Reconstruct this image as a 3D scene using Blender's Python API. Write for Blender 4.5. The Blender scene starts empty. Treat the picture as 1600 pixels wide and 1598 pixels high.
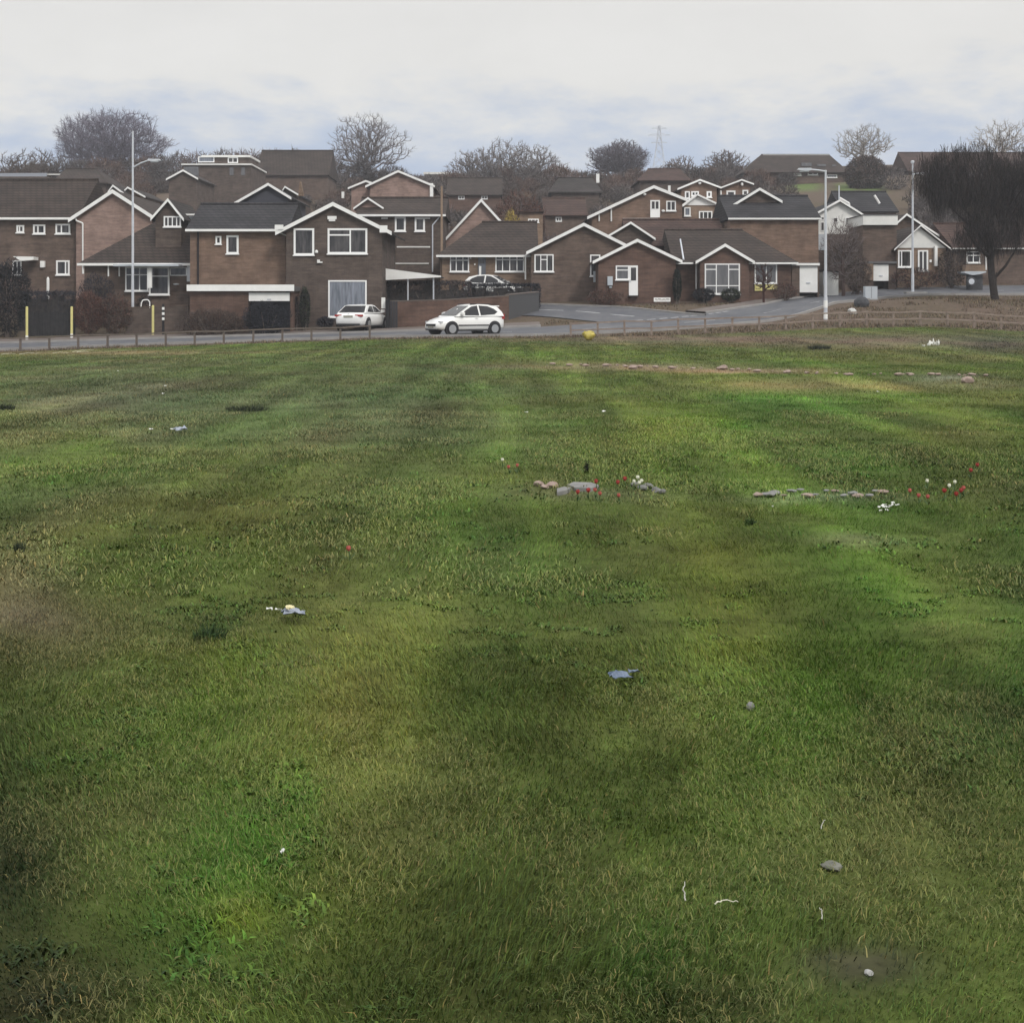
import bpy, bmesh, math, random
import numpy as np
from mathutils import Vector, Matrix

random.seed(7)
rng = np.random.default_rng(11)
S = bpy.context.scene
COL = S.collection

# ------------------------------------------------------------------ camera
F = 2200.0            # focal length in photo pixels (photo 1600 wide)
H = 1.65              # eye height
V0 = 480.0            # photo row of the horizon
cam = bpy.data.cameras.new('camera')
cam.sensor_width = 36.0
cam.lens = F / 1600.0 * 36.0
cam.shift_y = -(799.0 - V0) / 1600.0
cam.clip_start = 0.1
cam.clip_end = 4000.0
camo = bpy.data.objects.new('camera', cam)
COL.objects.link(camo)
camo.location = (0, 0, H)
camo.rotation_euler = (math.radians(90), 0, 0)
S.camera = camo

# ------------------------------------------------------------------ world: overcast sky
SUN_EL, SUN_AZ = math.radians(42), math.radians(148)     # azimuth clockwise from +Y
w = bpy.data.worlds.new('World')
S.world = w
w.use_nodes = True
nt = w.node_tree
nt.nodes.clear()
N = nt.nodes.new
L = nt.links.new
out = N('ShaderNodeOutputWorld')
bg = N('ShaderNodeBackground')
bg.inputs['Strength'].default_value = 0.1
sky = N('ShaderNodeTexSky')
sky.sky_type = 'NISHITA'
sky.sun_disc = False
sky.sun_elevation = SUN_EL
sky.sun_rotation = SUN_AZ
sky.air_density = 1.0
sky.dust_density = 2.0
tc = N('ShaderNodeTexCoord')
mp = N('ShaderNodeMapping')
mp.inputs['Scale'].default_value = (1, 1, 2.6)
L(tc.outputs['Generated'], mp.inputs['Vector'])
n1 = N('ShaderNodeTexNoise')
n1.inputs['Scale'].default_value = 9.0
n1.inputs['Detail'].default_value = 7.0
n1.inputs['Roughness'].default_value = 0.58
n1.inputs['Distortion'].default_value = 0.25
L(mp.outputs['Vector'], n1.inputs['Vector'])
sep = N('ShaderNodeSeparateXYZ')
L(tc.outputs['Generated'], sep.inputs['Vector'])
def wmath(op, a, b=None):
    m = N('ShaderNodeMath'); m.operation = op
    for i, q in enumerate((a, b)):
        if q is None: continue
        if isinstance(q, (int, float)): m.inputs[i].default_value = q
        else: L(q, m.inputs[i])
    return m.outputs[0]
# height of the cloud base, broken up by noise: bluish grey under it, white above
off = wmath('MULTIPLY', wmath('SUBTRACT', n1.outputs['Fac'], 0.5), 0.13)
n3 = N('ShaderNodeTexNoise')
n3.inputs['Scale'].default_value = 26.0
n3.inputs['Detail'].default_value = 8.0
n3.inputs['Roughness'].default_value = 0.6
L(mp.outputs['Vector'], n3.inputs['Vector'])
off = wmath('ADD', off, wmath('MULTIPLY', wmath('SUBTRACT', n3.outputs['Fac'], 0.5), 0.07))
zz = wmath('ADD', sep.outputs['Z'], off)
r1 = N('ShaderNodeMapRange'); r1.interpolation_type = 'SMOOTHSTEP'
r1.inputs['From Min'].default_value = 0.088
r1.inputs['From Max'].default_value = 0.165
L(zz, r1.inputs['Value'])
cl = N('ShaderNodeMix'); cl.data_type = 'RGBA'
cl.inputs[6].default_value = (4.6, 5.35, 6.8, 1)      # low bluish band
cl.inputs[7].default_value = (7.75, 7.55, 7.2, 1)     # pale cloud
L(r1.outputs['Result'], cl.inputs[0])
r2 = N('ShaderNodeMapRange'); r2.interpolation_type = 'SMOOTHSTEP'
r2.inputs['From Min'].default_value = 0.25
r2.inputs['From Max'].default_value = 0.95
L(sep.outputs['Z'], r2.inputs['Value'])
ze = N('ShaderNodeMix'); ze.data_type = 'RGBA'
ze.inputs[7].default_value = (15.5, 15.6, 15.8, 1)    # an overcast sky is brightest overhead
L(r2.outputs['Result'], ze.inputs[0])
L(cl.outputs[2], ze.inputs[6])
mixs = N('ShaderNodeMix'); mixs.data_type = 'RGBA'
mixs.inputs[0].default_value = 0.90                   # cloud cover over the clear sky
L(sky.outputs['Color'], mixs.inputs[6])
mot = wmath('ADD', wmath('MULTIPLY', n1.outputs['Fac'], 0.16), 0.92)
sc_ = N('ShaderNodeVectorMath'); sc_.operation = 'SCALE'
L(ze.outputs[2], sc_.inputs[0]); L(mot, sc_.inputs['Scale'])
L(sc_.outputs[0], mixs.inputs[7])
L(mixs.outputs[2], bg.inputs['Color'])
L(bg.outputs['Background'], out.inputs['Surface'])

# ------------------------------------------------------------------ sun through cloud
sd = bpy.data.lights.new('sun', 'SUN')
sd.energy = 1.5
sd.angle = math.radians(12)
sd.color = (1.0, 0.96, 0.9)
so = bpy.data.objects.new('sun', sd)
COL.objects.link(so)
sdir = Vector((math.sin(SUN_AZ) * math.cos(SUN_EL), math.cos(SUN_AZ) * math.cos(SUN_EL), math.sin(SUN_EL)))
so.rotation_euler = sdir.to_track_quat('Z', 'Y').to_euler()
so.location = (60, -80, 80)

S.view_settings.view_transform = 'Standard'
S.view_settings.look = 'None'
S.view_settings.gamma = 1.0
S.view_settings.exposure = 0.15
S.cycles.max_bounces = 5
S.cycles.diffuse_bounces = 2
S.cycles.glossy_bounces = 2
S.cycles.transparent_max_bounces = 6
S.cycles.volume_bounces = 0
S.cycles.use_denoising = True

# ------------------------------------------------------------------ small maths
def X(u, D): return (u - 800.0) / F * D
def Zv(v, D): return H - (v - V0) / F * D
def lin(c):
    o = []
    for q in c[:3]:
        q = q / 255.0
        o.append(q / 12.92 if q <= 0.04045 else ((q + 0.055) / 1.055) ** 2.4)
    return o

def _hash(ix, iy, seed):
    h = (ix.astype(np.int64) * 374761393 + iy.astype(np.int64) * 668265263 + seed * 974711) & 0x7fffffff
    h = ((h ^ (h >> 13)) * 1274126177) & 0x7fffffff
    h = h ^ (h >> 16)
    return (h & 0xffff) / 65535.0
def vnoise(x, y, seed=0):
    x = np.asarray(x, float); y = np.asarray(y, float)
    ix = np.floor(x); iy = np.floor(y)
    fx = x - ix; fy = y - iy
    fx = fx * fx * (3 - 2 * fx); fy = fy * fy * (3 - 2 * fy)
    a = _hash(ix, iy, seed); b = _hash(ix + 1, iy, seed)
    c = _hash(ix, iy + 1, seed); d = _hash(ix + 1, iy + 1, seed)
    return (a * (1 - fx) + b * fx) * (1 - fy) + (c * (1 - fx) + d * fx) * fy
def fbm(x, y, seed=0, o=4):
    t = 0; a = 0.5; s = 0
    for i in range(o):
        t = t + a * vnoise(x * 2 ** i + 17.3 * i, y * 2 ** i - 9.1 * i, seed + i)
        s += a; a *= 0.55
    return t / s

# ------------------------------------------------------------------ terrain: rows of (distance, photo row at these photo columns)
GU = np.array([0, 300, 600, 850, 1000, 1200, 1300, 1450, 1600], float)
GR = [
    (40, [570.75] * 9),
    (72, [551, 541, 531, 529, 527, 520, 515, 512, 520]),
    (77, [548, 537, 527.5, 525, 519, 509, 504, 502, 508]),
    (80.5, [542, 532, 523, 518, 510, 501, 488, 479, 485]),
    (84, [537, 528, 519.5, 510, 500, 490, 475, 467, 472]),
    (90, [514, 508, 503, 489, 481, 479, 471, 465.5, 470]),
    (97, [492, 488, 480, 471, 468, 468, 463, 459, 460.5]),
    (105, [476, 468, 464, 457, 455, 450, 444, 441, 442]),
    (120, [432, 428, 425, 420, 415, 410, 402, 398, 398]),
    (140, [386, 384, 382, 380, 376, 366, 362, 358, 358]),
    (165, [340, 338, 338, 338, 336, 326, 322, 318, 318]),
    (200, [294, 294, 300, 302, 298, 286, 280, 276, 276]),
    (240, [272, 272, 282, 284, 280, 268, 262, 258, 258]),
    (300, [268, 268, 278, 280, 276, 266, 260, 256, 256]),
]
GD = np.array([r[0] for r in GR], float)
GZ = np.array([[H - (v - V0) / F * r[0] for v in r[1]] for r in GR])
def Gv(x, y):
    x = np.asarray(x, float); y = np.asarray(y, float)
    u = 800 + F * x / np.maximum(y, 20)
    u = np.clip(u, GU[0], GU[-1])
    yc = np.clip(y, GD[0], GD[-1])
    rows = np.stack([np.interp(u, GU, GZ[i]) for i in range(len(GD))])
    k = np.clip(np.searchsorted(GD, yc, 'right') - 1, 0, len(GD) - 2)
    t = (yc - GD[k]) / (GD[k + 1] - GD[k])
    fl = np.arange(rows.shape[1]) if rows.ndim == 2 else None
    if fl is not None:
        z = rows[k, fl] * (1 - t) + rows[k + 1, fl] * t
    else:
        z = rows[k] * (1 - t) + rows[k + 1] * t
    bump = (fbm(x * 0.55, y * 0.4, 5, 3) - 0.5) * 0.12 * np.clip((y - 1) / 6, 0, 1) * np.clip((72 - y) / 8, 0, 1)
    return z + bump
def G(x, y): return float(Gv(np.array([x]), np.array([y]))[0])
def ground_at(u, D):
    x = X(u, D); return (x, D, G(x, D))
def field_pt(u, v):
    """point of the field seen at photo pixel (u, v)"""
    y = F * H / (v - V0)
    for _ in range(12):
        z = G(X(u, y), y)
        y = 0.5 * y + 0.5 * F * (H - z) / (v - V0)
    return (X(u, y), y, G(X(u, y), y))

# ------------------------------------------------------------------ materials
MATS = {}
def pmat(name, col, rough=0.8, spec=0.3, metal=0.0):
    m = bpy.data.materials.new(name); m.use_nodes = True
    b = m.node_tree.nodes['Principled BSDF']
    b.inputs['Base Color'].default_value = (*col, 1)
    b.inputs['Roughness'].default_value = rough
    b.inputs['Specular IOR Level'].default_value = spec
    b.inputs['Metallic'].default_value = metal
    MATS[name] = m
    return m
def weathered(name, col, col2, scale=1.2, rough=0.75, spec=0.25, streak=(1, 1, 1), lo=0.35, hi=0.7, bump=0.0):
    """base colour with large noise patches of a second colour and a fine grain"""
    m = pmat(name, col, rough, spec)
    t = m.node_tree; b = t.nodes['Principled BSDF']
    c = t.nodes.new('ShaderNodeTexCoord')
    mp = t.nodes.new('ShaderNodeMapping'); mp.inputs['Scale'].default_value = streak
    t.links.new(c.outputs['Object'], mp.inputs['Vector'])
    n = t.nodes.new('ShaderNodeTexNoise'); n.inputs['Scale'].default_value = scale
    n.inputs['Detail'].default_value = 8; n.inputs['Roughness'].default_value = 0.65
    t.links.new(mp.outputs['Vector'], n.inputs['Vector'])
    r = t.nodes.new('ShaderNodeMapRange')
    r.inputs['From Min'].default_value = lo; r.inputs['From Max'].default_value = hi
    t.links.new(n.outputs['Fac'], r.inputs['Value'])
    x = t.nodes.new('ShaderNodeMix'); x.data_type = 'RGBA'
    x.inputs[6].default_value = (*col, 1); x.inputs[7].default_value = (*col2, 1)
    t.links.new(r.outputs['Result'], x.inputs[0])
    t.links.new(x.outputs[2], b.inputs['Base Color'])
    if bump:
        bp = t.nodes.new('ShaderNodeBump'); bp.inputs['Strength'].default_value = bump
        t.links.new(n.outputs['Fac'], bp.inputs['Height']); t.links.new(bp.outputs['Normal'], b.inputs['Normal'])
    return m
def brick(name, c1, c2, mortar):
    m = pmat(name, c1, 0.9, 0.15)
    t = m.node_tree; b = t.nodes['Principled BSDF']
    c = t.nodes.new('ShaderNodeTexCoord')
    s = t.nodes.new('ShaderNodeSeparateXYZ'); t.links.new(c.outputs['Object'], s.inputs[0])
    a = t.nodes.new('ShaderNodeMath'); a.operation = 'ADD'
    t.links.new(s.outputs['X'], a.inputs[0]); t.links.new(s.outputs['Y'], a.inputs[1])
    k = t.nodes.new('ShaderNodeCombineXYZ')
    t.links.new(a.outputs[0], k.inputs['X']); t.links.new(s.outputs['Z'], k.inputs['Y'])
    br = t.nodes.new('ShaderNodeTexBrick')
    br.inputs['Scale'].default_value = 1.0
    br.inputs['Brick Width'].default_value = 0.225; br.inputs['Row Height'].default_value = 0.075
    br.inputs['Mortar Size'].default_value = 0.008
    br.inputs['Color1'].default_value = (*c1, 1); br.inputs['Color2'].default_value = (*c2, 1)
    br.inputs['Mortar'].default_value = (*mortar, 1)
    t.links.new(k.outputs[0], br.inputs['Vector'])
    n = t.nodes.new('ShaderNodeTexNoise'); n.inputs['Scale'].default_value = 0.9
    n.inputs['Detail'].default_value = 9; n.inputs['Roughness'].default_value = 0.7
    t.links.new(c.outputs['Object'], n.inputs['Vector'])
    r = t.nodes.new('ShaderNodeMapRange')
    r.inputs['From Min'].default_value = 0.3; r.inputs['From Max'].default_value = 0.7
    r.inputs['To Min'].default_value = 0.62; r.inputs['To Max'].default_value = 1.35
    mp = t.nodes.new('ShaderNodeMapping'); mp.inputs['Scale'].default_value = (0.9, 0.9, 7.0)
    t.links.new(c.outputs['Object'], mp.inputs['Vector'])
    n2 = t.nodes.new('ShaderNodeTexNoise'); n2.inputs['Scale'].default_value = 1.0; n2.inputs['Detail'].default_value = 6
    t.links.new(mp.outputs['Vector'], n2.inputs['Vector'])
    av = t.nodes.new('ShaderNodeMath'); av.operation = 'ADD'
    hv = t.nodes.new('ShaderNodeMath'); hv.operation = 'MULTIPLY_ADD'; hv.inputs[1].default_value = 0.55; hv.inputs[2].default_value = -0.275
    t.links.new(n2.outputs['Fac'], hv.inputs[0]); t.links.new(n.outputs['Fac'], av.inputs[0]); t.links.new(hv.outputs[0], av.inputs[1])
    t.links.new(av.outputs[0], r.inputs['Value'])
    x = t.nodes.new('ShaderNodeMix'); x.data_type = 'RGBA'; x.blend_type = 'MULTIPLY'
    x.inputs[0].default_value = 1.0
    t.links.new(br.outputs['Color'], x.inputs[6]); t.links.new(r.outputs['Result'], x.inputs[7])
    t.links.new(x.outputs[2], b.inputs['Base Color'])
    return m
def tiles(name, c1, c2):
    """roof tiles: courses along the slope, mossy noise"""
    m = pmat(name, c1, 0.85, 0.2)
    t = m.node_tree; b = t.nodes['Principled BSDF']
    c = t.nodes.new('ShaderNodeTexCoord')
    s = t.nodes.new('ShaderNodeSeparateXYZ'); t.links.new(c.outputs['Object'], s.inputs[0])
    k = t.nodes.new('ShaderNodeCombineXYZ')
    a = t.nodes.new('ShaderNodeMath'); a.operation = 'ADD'
    t.links.new(s.outputs['X'], a.inputs[0]); t.links.new(s.outputs['Y'], a.inputs[1])
    t.links.new(a.outputs[0], k.inputs['X']); t.links.new(s.outputs['Z'], k.inputs['Y'])
    br = t.nodes.new('ShaderNodeTexBrick')
    br.inputs['Scale'].default_value = 1.0
    br.inputs['Brick Width'].default_value = 0.42; br.inputs['Row Height'].default_value = 0.20
    br.inputs['Mortar Size'].default_value = 0.03
    br.inputs['Color1'].default_value = (*c1, 1); br.inputs['Color2'].default_value = (*c2, 1)
    br.inputs['Mortar'].default_value = (*[q * 0.45 for q in c1], 1)
    t.links.new(k.outputs[0], br.inputs['Vector'])
    n = t.nodes.new('ShaderNodeTexNoise'); n.inputs['Scale'].default_value = 0.7
    n.inputs['Detail'].default_value = 9; n.inputs['Roughness'].default_value = 0.7
    t.links.new(c.outputs['Object'], n.inputs['Vector'])
    r = t.nodes.new('ShaderNodeMapRange')
    r.inputs['From Min'].default_value = 0.3; r.inputs['From Max'].default_value = 0.7
    r.inputs['To Min'].default_value = 0.55; r.inputs['To Max'].default_value = 1.5
    t.links.new(n.outputs['Fac'], r.inputs['Value'])
    x = t.nodes.new('ShaderNodeMix'); x.data_type = 'RGBA'; x.blend_type = 'MULTIPLY'
    x.inputs[0].default_value = 1.0
    t.links.new(br.outputs['Color'], x.inputs[6]); t.links.new(r.outputs['Result'], x.inputs[7])
    t.links.new(x.outputs[2], b.inputs['Base Color'])
    return m
def attrmat(name, rough=0.85, spec=0.15, grain=0.0, gscale=6.0):
    """colour from the mesh's own 'col' attribute (grass, twigs, soil), with a fine grain"""
    m = pmat(name, (0.1, 0.1, 0.1), rough, spec)
    t = m.node_tree; b = t.nodes['Principled BSDF']
    a = t.nodes.new('ShaderNodeAttribute'); a.attribute_name = 'col'
    src = a.outputs['Color']
    if grain:
        c = t.nodes.new('ShaderNodeTexCoord')
        n = t.nodes.new('ShaderNodeTexNoise'); n.inputs['Scale'].default_value = gscale
        n.inputs['Detail'].default_value = 10; n.inputs['Roughness'].default_value = 0.75
        t.links.new(c.outputs['Object'], n.inputs['Vector'])
        r = t.nodes.new('ShaderNodeMapRange')
        r.inputs['From Min'].default_value = 0.3; r.inputs['From Max'].default_value = 0.7
        r.inputs['To Min'].default_value = 1 - grain; r.inputs['To Max'].default_value = 1 + grain
        t.links.new(n.outputs['Fac'], r.inputs['Value'])
        x = t.nodes.new('ShaderNodeMix'); x.data_type = 'RGBA'; x.blend_type = 'MULTIPLY'
        x.inputs[0].default_value = 1.0
        t.links.new(src, x.inputs[6]); t.links.new(r.outputs['Result'], x.inputs[7])
        src = x.outputs[2]
    t.links.new(src, b.inputs['Base Color'])
    return m

BR = {
    'dark': brick('dark_brown_brick', (0.0798, 0.0608, 0.0517), (0.1026, 0.0760, 0.0638), (0.1140, 0.0950, 0.0836)),
    'orange': brick('lit_orange_brown_brick', (0.1638, 0.1050, 0.0756), (0.1890, 0.1218, 0.0882), (0.1848, 0.1428, 0.1176)),
    'pink': brick('lit_pinkish_brick', (0.255, 0.170, 0.142), (0.285, 0.192, 0.162), (0.28, 0.225, 0.20)),
    'brown': brick('plain_brown_brick', (0.1064, 0.0760, 0.0608), (0.1254, 0.0874, 0.0699), (0.1368, 0.1102, 0.0950)),
    'red': brick('dull_red_brick', (0.1026, 0.0608, 0.0471), (0.1216, 0.0699, 0.0532), (0.1292, 0.0988, 0.0836)),
    'tan': brick('tan_brick', (0.2250, 0.1575, 0.1080), (0.1980, 0.1350, 0.0945), (0.2430, 0.1890, 0.1530)),
}
RF = {
    'brown': tiles('brown_roof_tiles', (0.0446, 0.0338, 0.0288), (0.0547, 0.0403, 0.0338)),
    'grey': tiles('grey_roof_tiles', (0.038, 0.032, 0.030), (0.048, 0.040, 0.037)),
    'slate': tiles('bluish_dark_roof_tiles', (0.030, 0.029, 0.032), (0.038, 0.036, 0.039)),
    'red': tiles('reddish_roof_tiles', (0.0612, 0.0360, 0.0295), (0.0720, 0.0439, 0.0353)),
}
WHITE = weathered('white_painted_trim', (0.86, 0.86, 0.84), (0.76, 0.76, 0.74), 1.5)
CREAM = weathered('white_render', (0.78, 0.78, 0.75), (0.62, 0.62, 0.60), 0.8)
PVC = pmat('white_window_plastic', (0.85, 0.85, 0.84), 0.4, 0.4)
GLASS = weathered('dark_window_glass', (0.022, 0.020, 0.020), (0.11, 0.10, 0.095), 1.0, 0.10, 0.5, (3, 3, 0.5), .42, .72)
NET = weathered('window_with_net_curtain', (0.11, 0.125, 0.15), (0.27, 0.29, 0.34), 1.1, 0.2, 0.5, (6, 6, 0.6))
GREYG = weathered('grey_window_glass', (0.10, 0.10, 0.105), (0.17, 0.17, 0.175), 1.2, 0.15, 0.5, (4, 4, 0.6))
BLACK = pmat('black_paint', (0.012, 0.012, 0.014), 0.5)
FELT = weathered('roofing_felt', (0.10, 0.10, 0.105), (0.15, 0.15, 0.15), 1.0)
DOORB = weathered('grey_blue_door_paint', (0.10, 0.11, 0.13), (0.14, 0.15, 0.17), 1.0)
PALEBLUE = weathered('pale_blue_grey_panel', (0.42, 0.46, 0.50), (0.5, 0.53, 0.56), 1.0)
WOODB = weathered('weathered_brown_timber', (0.105, 0.086, 0.075), (0.16, 0.13, 0.11), 3.0)
STEEL = weathered('galvanised_steel', (0.48, 0.51, 0.56), (0.62, 0.64, 0.68), 2.0, 0.5, 0.4)
YELLOW = weathered('pale_yellow_paint', (0.68, 0.62, 0.25), (0.55, 0.5, 0.22), 4.0)
VEG = attrmat('plant_colour', 0.9, 0.08)
GRASSM = attrmat('grass_blades', 0.75, 0.18)
GROUNDM = attrmat('soil_and_turf', 0.95, 0.05, 0.45, 5.0)
TARMAC = weathered('worn_tarmac', (0.062, 0.067, 0.080), (0.125, 0.125, 0.130), 0.7, 0.7, 0.3, (1, 1, 1))
SLABM = weathered('concrete_paving', (0.115, 0.095, 0.085), (0.155, 0.13, 0.115), 0.6)
KERBM = weathered('concrete_kerb', (0.24, 0.23, 0.22), (0.32, 0.31, 0.30), 1.0)
LINEM = weathered('road_paint', (0.5, 0.5, 0.5), (0.2, 0.2, 0.2), 1.6)

# ------------------------------------------------------------------ mesh builder
class MB:
    def __init__(s): s.v = []; s.f = []
    def add(s, vs, fs):
        o = len(s.v); s.v += [tuple(p) for p in vs]; s.f += [tuple(i + o for i in f) for f in fs]; return s
    def box(s, x0, x1, y0, y1, z0, z1):
        vs = [(x, y, z) for z in (z0, z1) for y in (y0, y1) for x in (x0, x1)]
        return s.add(vs, [(0, 2, 3, 1), (4, 5, 7, 6), (0, 1, 5, 4), (2, 6, 7, 3), (0, 4, 6, 2), (1, 3, 7, 5)])
    def prism(s, poly, d):
        """closed prism: polygon (3-D points) swept along vector d"""
        n = len(poly)
        vs = [tuple(p) for p in poly] + [(p[0] + d[0], p[1] + d[1], p[2] + d[2]) for p in poly]
        fs = [tuple(range(n))[::-1], tuple(range(n, 2 * n))]
        fs += [(i, (i + 1) % n, n + (i + 1) % n, n + i) for i in range(n)]
        return s.add(vs, fs)
    def tube(s, p0, p1, r0, r1=None, n=6, caps=True):
        r1 = r0 if r1 is None else r1
        a = Vector(p0); b = Vector(p1); d = (b - a)
        if d.length < 1e-6: return s
        d.normalize()
        q = d.orthogonal().normalized(); t = d.cross(q)
        vs = []
        for c, r in ((a, r0), (b, r1)):
            for i in range(n):
                g = 2 * math.pi * i / n
                vs.append(c + (q * math.cos(g) + t * math.sin(g)) * r)
        fs = [(i, (i + 1) % n, n + (i + 1) % n, n + i) for i in range(n)]
        if caps: fs += [tuple(range(n))[::-1], tuple(range(n, 2 * n))]
        return s.add(vs, fs)
    def path(s, pts, r, n=6):
        for a, b in zip(pts[:-1], pts[1:]): s.tube(a, b, r, r, n)
        return s
    def lathe(s, prof, c=(0, 0, 0), n=12, axis='z'):
        vs = []; fs = []
        for r, h in prof:
            for i in range(n):
                g = 2 * math.pi * i / n
                p = (r * math.cos(g), r * math.sin(g), h)
                if axis == 'y': p = (p[0], p[2], p[1])
                vs.append((p[0] + c[0], p[1] + c[1], p[2] + c[2]))
        m = len(prof)
        for k in range(m - 1):
            for i in range(n):
                fs.append((k * n + i, k * n + (i + 1) % n, (k + 1) * n + (i + 1) % n, (k + 1) * n + i))
        fs += [tuple(range(n))[::-1], tuple(range((m - 1) * n, m * n))]
        return s.add(vs, fs)
    def build(s, name, mat, parent=None, smooth=False, normals=False):
        me = bpy.data.meshes.new(name)
        o = bpy.data.objects.new(name, me)
        off = Vector((0, 0, 0))
        if parent is not None:
            r = parent
            while r is not None:
                off = off + Vector(r.location); r = r.parent
        vs = [(p[0] - off.x, p[1] - off.y, p[2] - off.z) for p in s.v]
        me.from_pydata(vs, [], s.f)
        if normals:
            b = bmesh.new(); b.from_mesh(me); bmesh.ops.recalc_face_normals(b, faces=b.faces); b.to_mesh(me); b.free()
        me.materials.append(mat)
        if smooth: me.polygons.foreach_set('use_smooth', [True] * len(me.polygons))
        COL.objects.link(o)
        if parent is not None: o.parent = parent
        return o
def tag(o, label=None, cat=None, group=None, kind=None):
    if label: o['label'] = label
    if cat: o['category'] = cat
    if group: o['group'] = group
    if kind: o['kind'] = kind
    return o
def thing(name, label, cat, loc, group=None, rz=0.0):
    o = bpy.data.objects.new(name, None)
    o.empty_display_size = 0.3
    COL.objects.link(o); o.location = loc; o.rotation_euler = (0, 0, rz)
    return tag(o, label, cat, group)
def seat_mesh(o, loc):
    """give a single-mesh thing its own origin"""
    me = o.data
    co = np.empty(len(me.vertices) * 3); me.vertices.foreach_get('co', co)
    co = co.reshape(-1, 3) - np.array(loc); me.vertices.foreach_set('co', co.ravel()); me.update()
    o.location = loc
    return o
def copy_tree(o, parent=None):
    c = o.copy(); COL.objects.link(c)
    if parent is not None: c.parent = parent
    for ch in list(o.children): copy_tree(ch, c)
    return c
def array_mesh(name, verts, tris, cols, mat, parent=None, off=(0, 0, 0)):
    """fast mesh of triangles with a per-vertex colour"""
    me = bpy.data.meshes.new(name)
    nv, nf = len(verts), len(tris)
    me.vertices.add(nv); me.vertices.foreach_set('co', (np.asarray(verts, np.float32) - np.asarray(off, np.float32)).ravel())
    me.loops.add(nf * 3); me.loops.foreach_set('vertex_index', np.asarray(tris, np.int32).ravel())
    me.polygons.add(nf)
    me.polygons.foreach_set('loop_start', np.arange(nf, dtype=np.int32) * 3)
    if cols is not None:
        a = me.attributes.new('col', 'FLOAT_COLOR', 'POINT')
        c4 = np.ones((nv, 4), np.float32); c4[:, :3] = cols
        a.data.foreach_set('color', c4.ravel())
    me.update(calc_edges=True); me.validate()
    me.materials.append(mat)
    o = bpy.data.objects.new(name, me); COL.objects.link(o)
    if parent is not None: o.parent = parent
    return o
# ================================================================== field colours
GRASS_K = 1.0
BASE = np.array(lin((88, 103, 50)))
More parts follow.
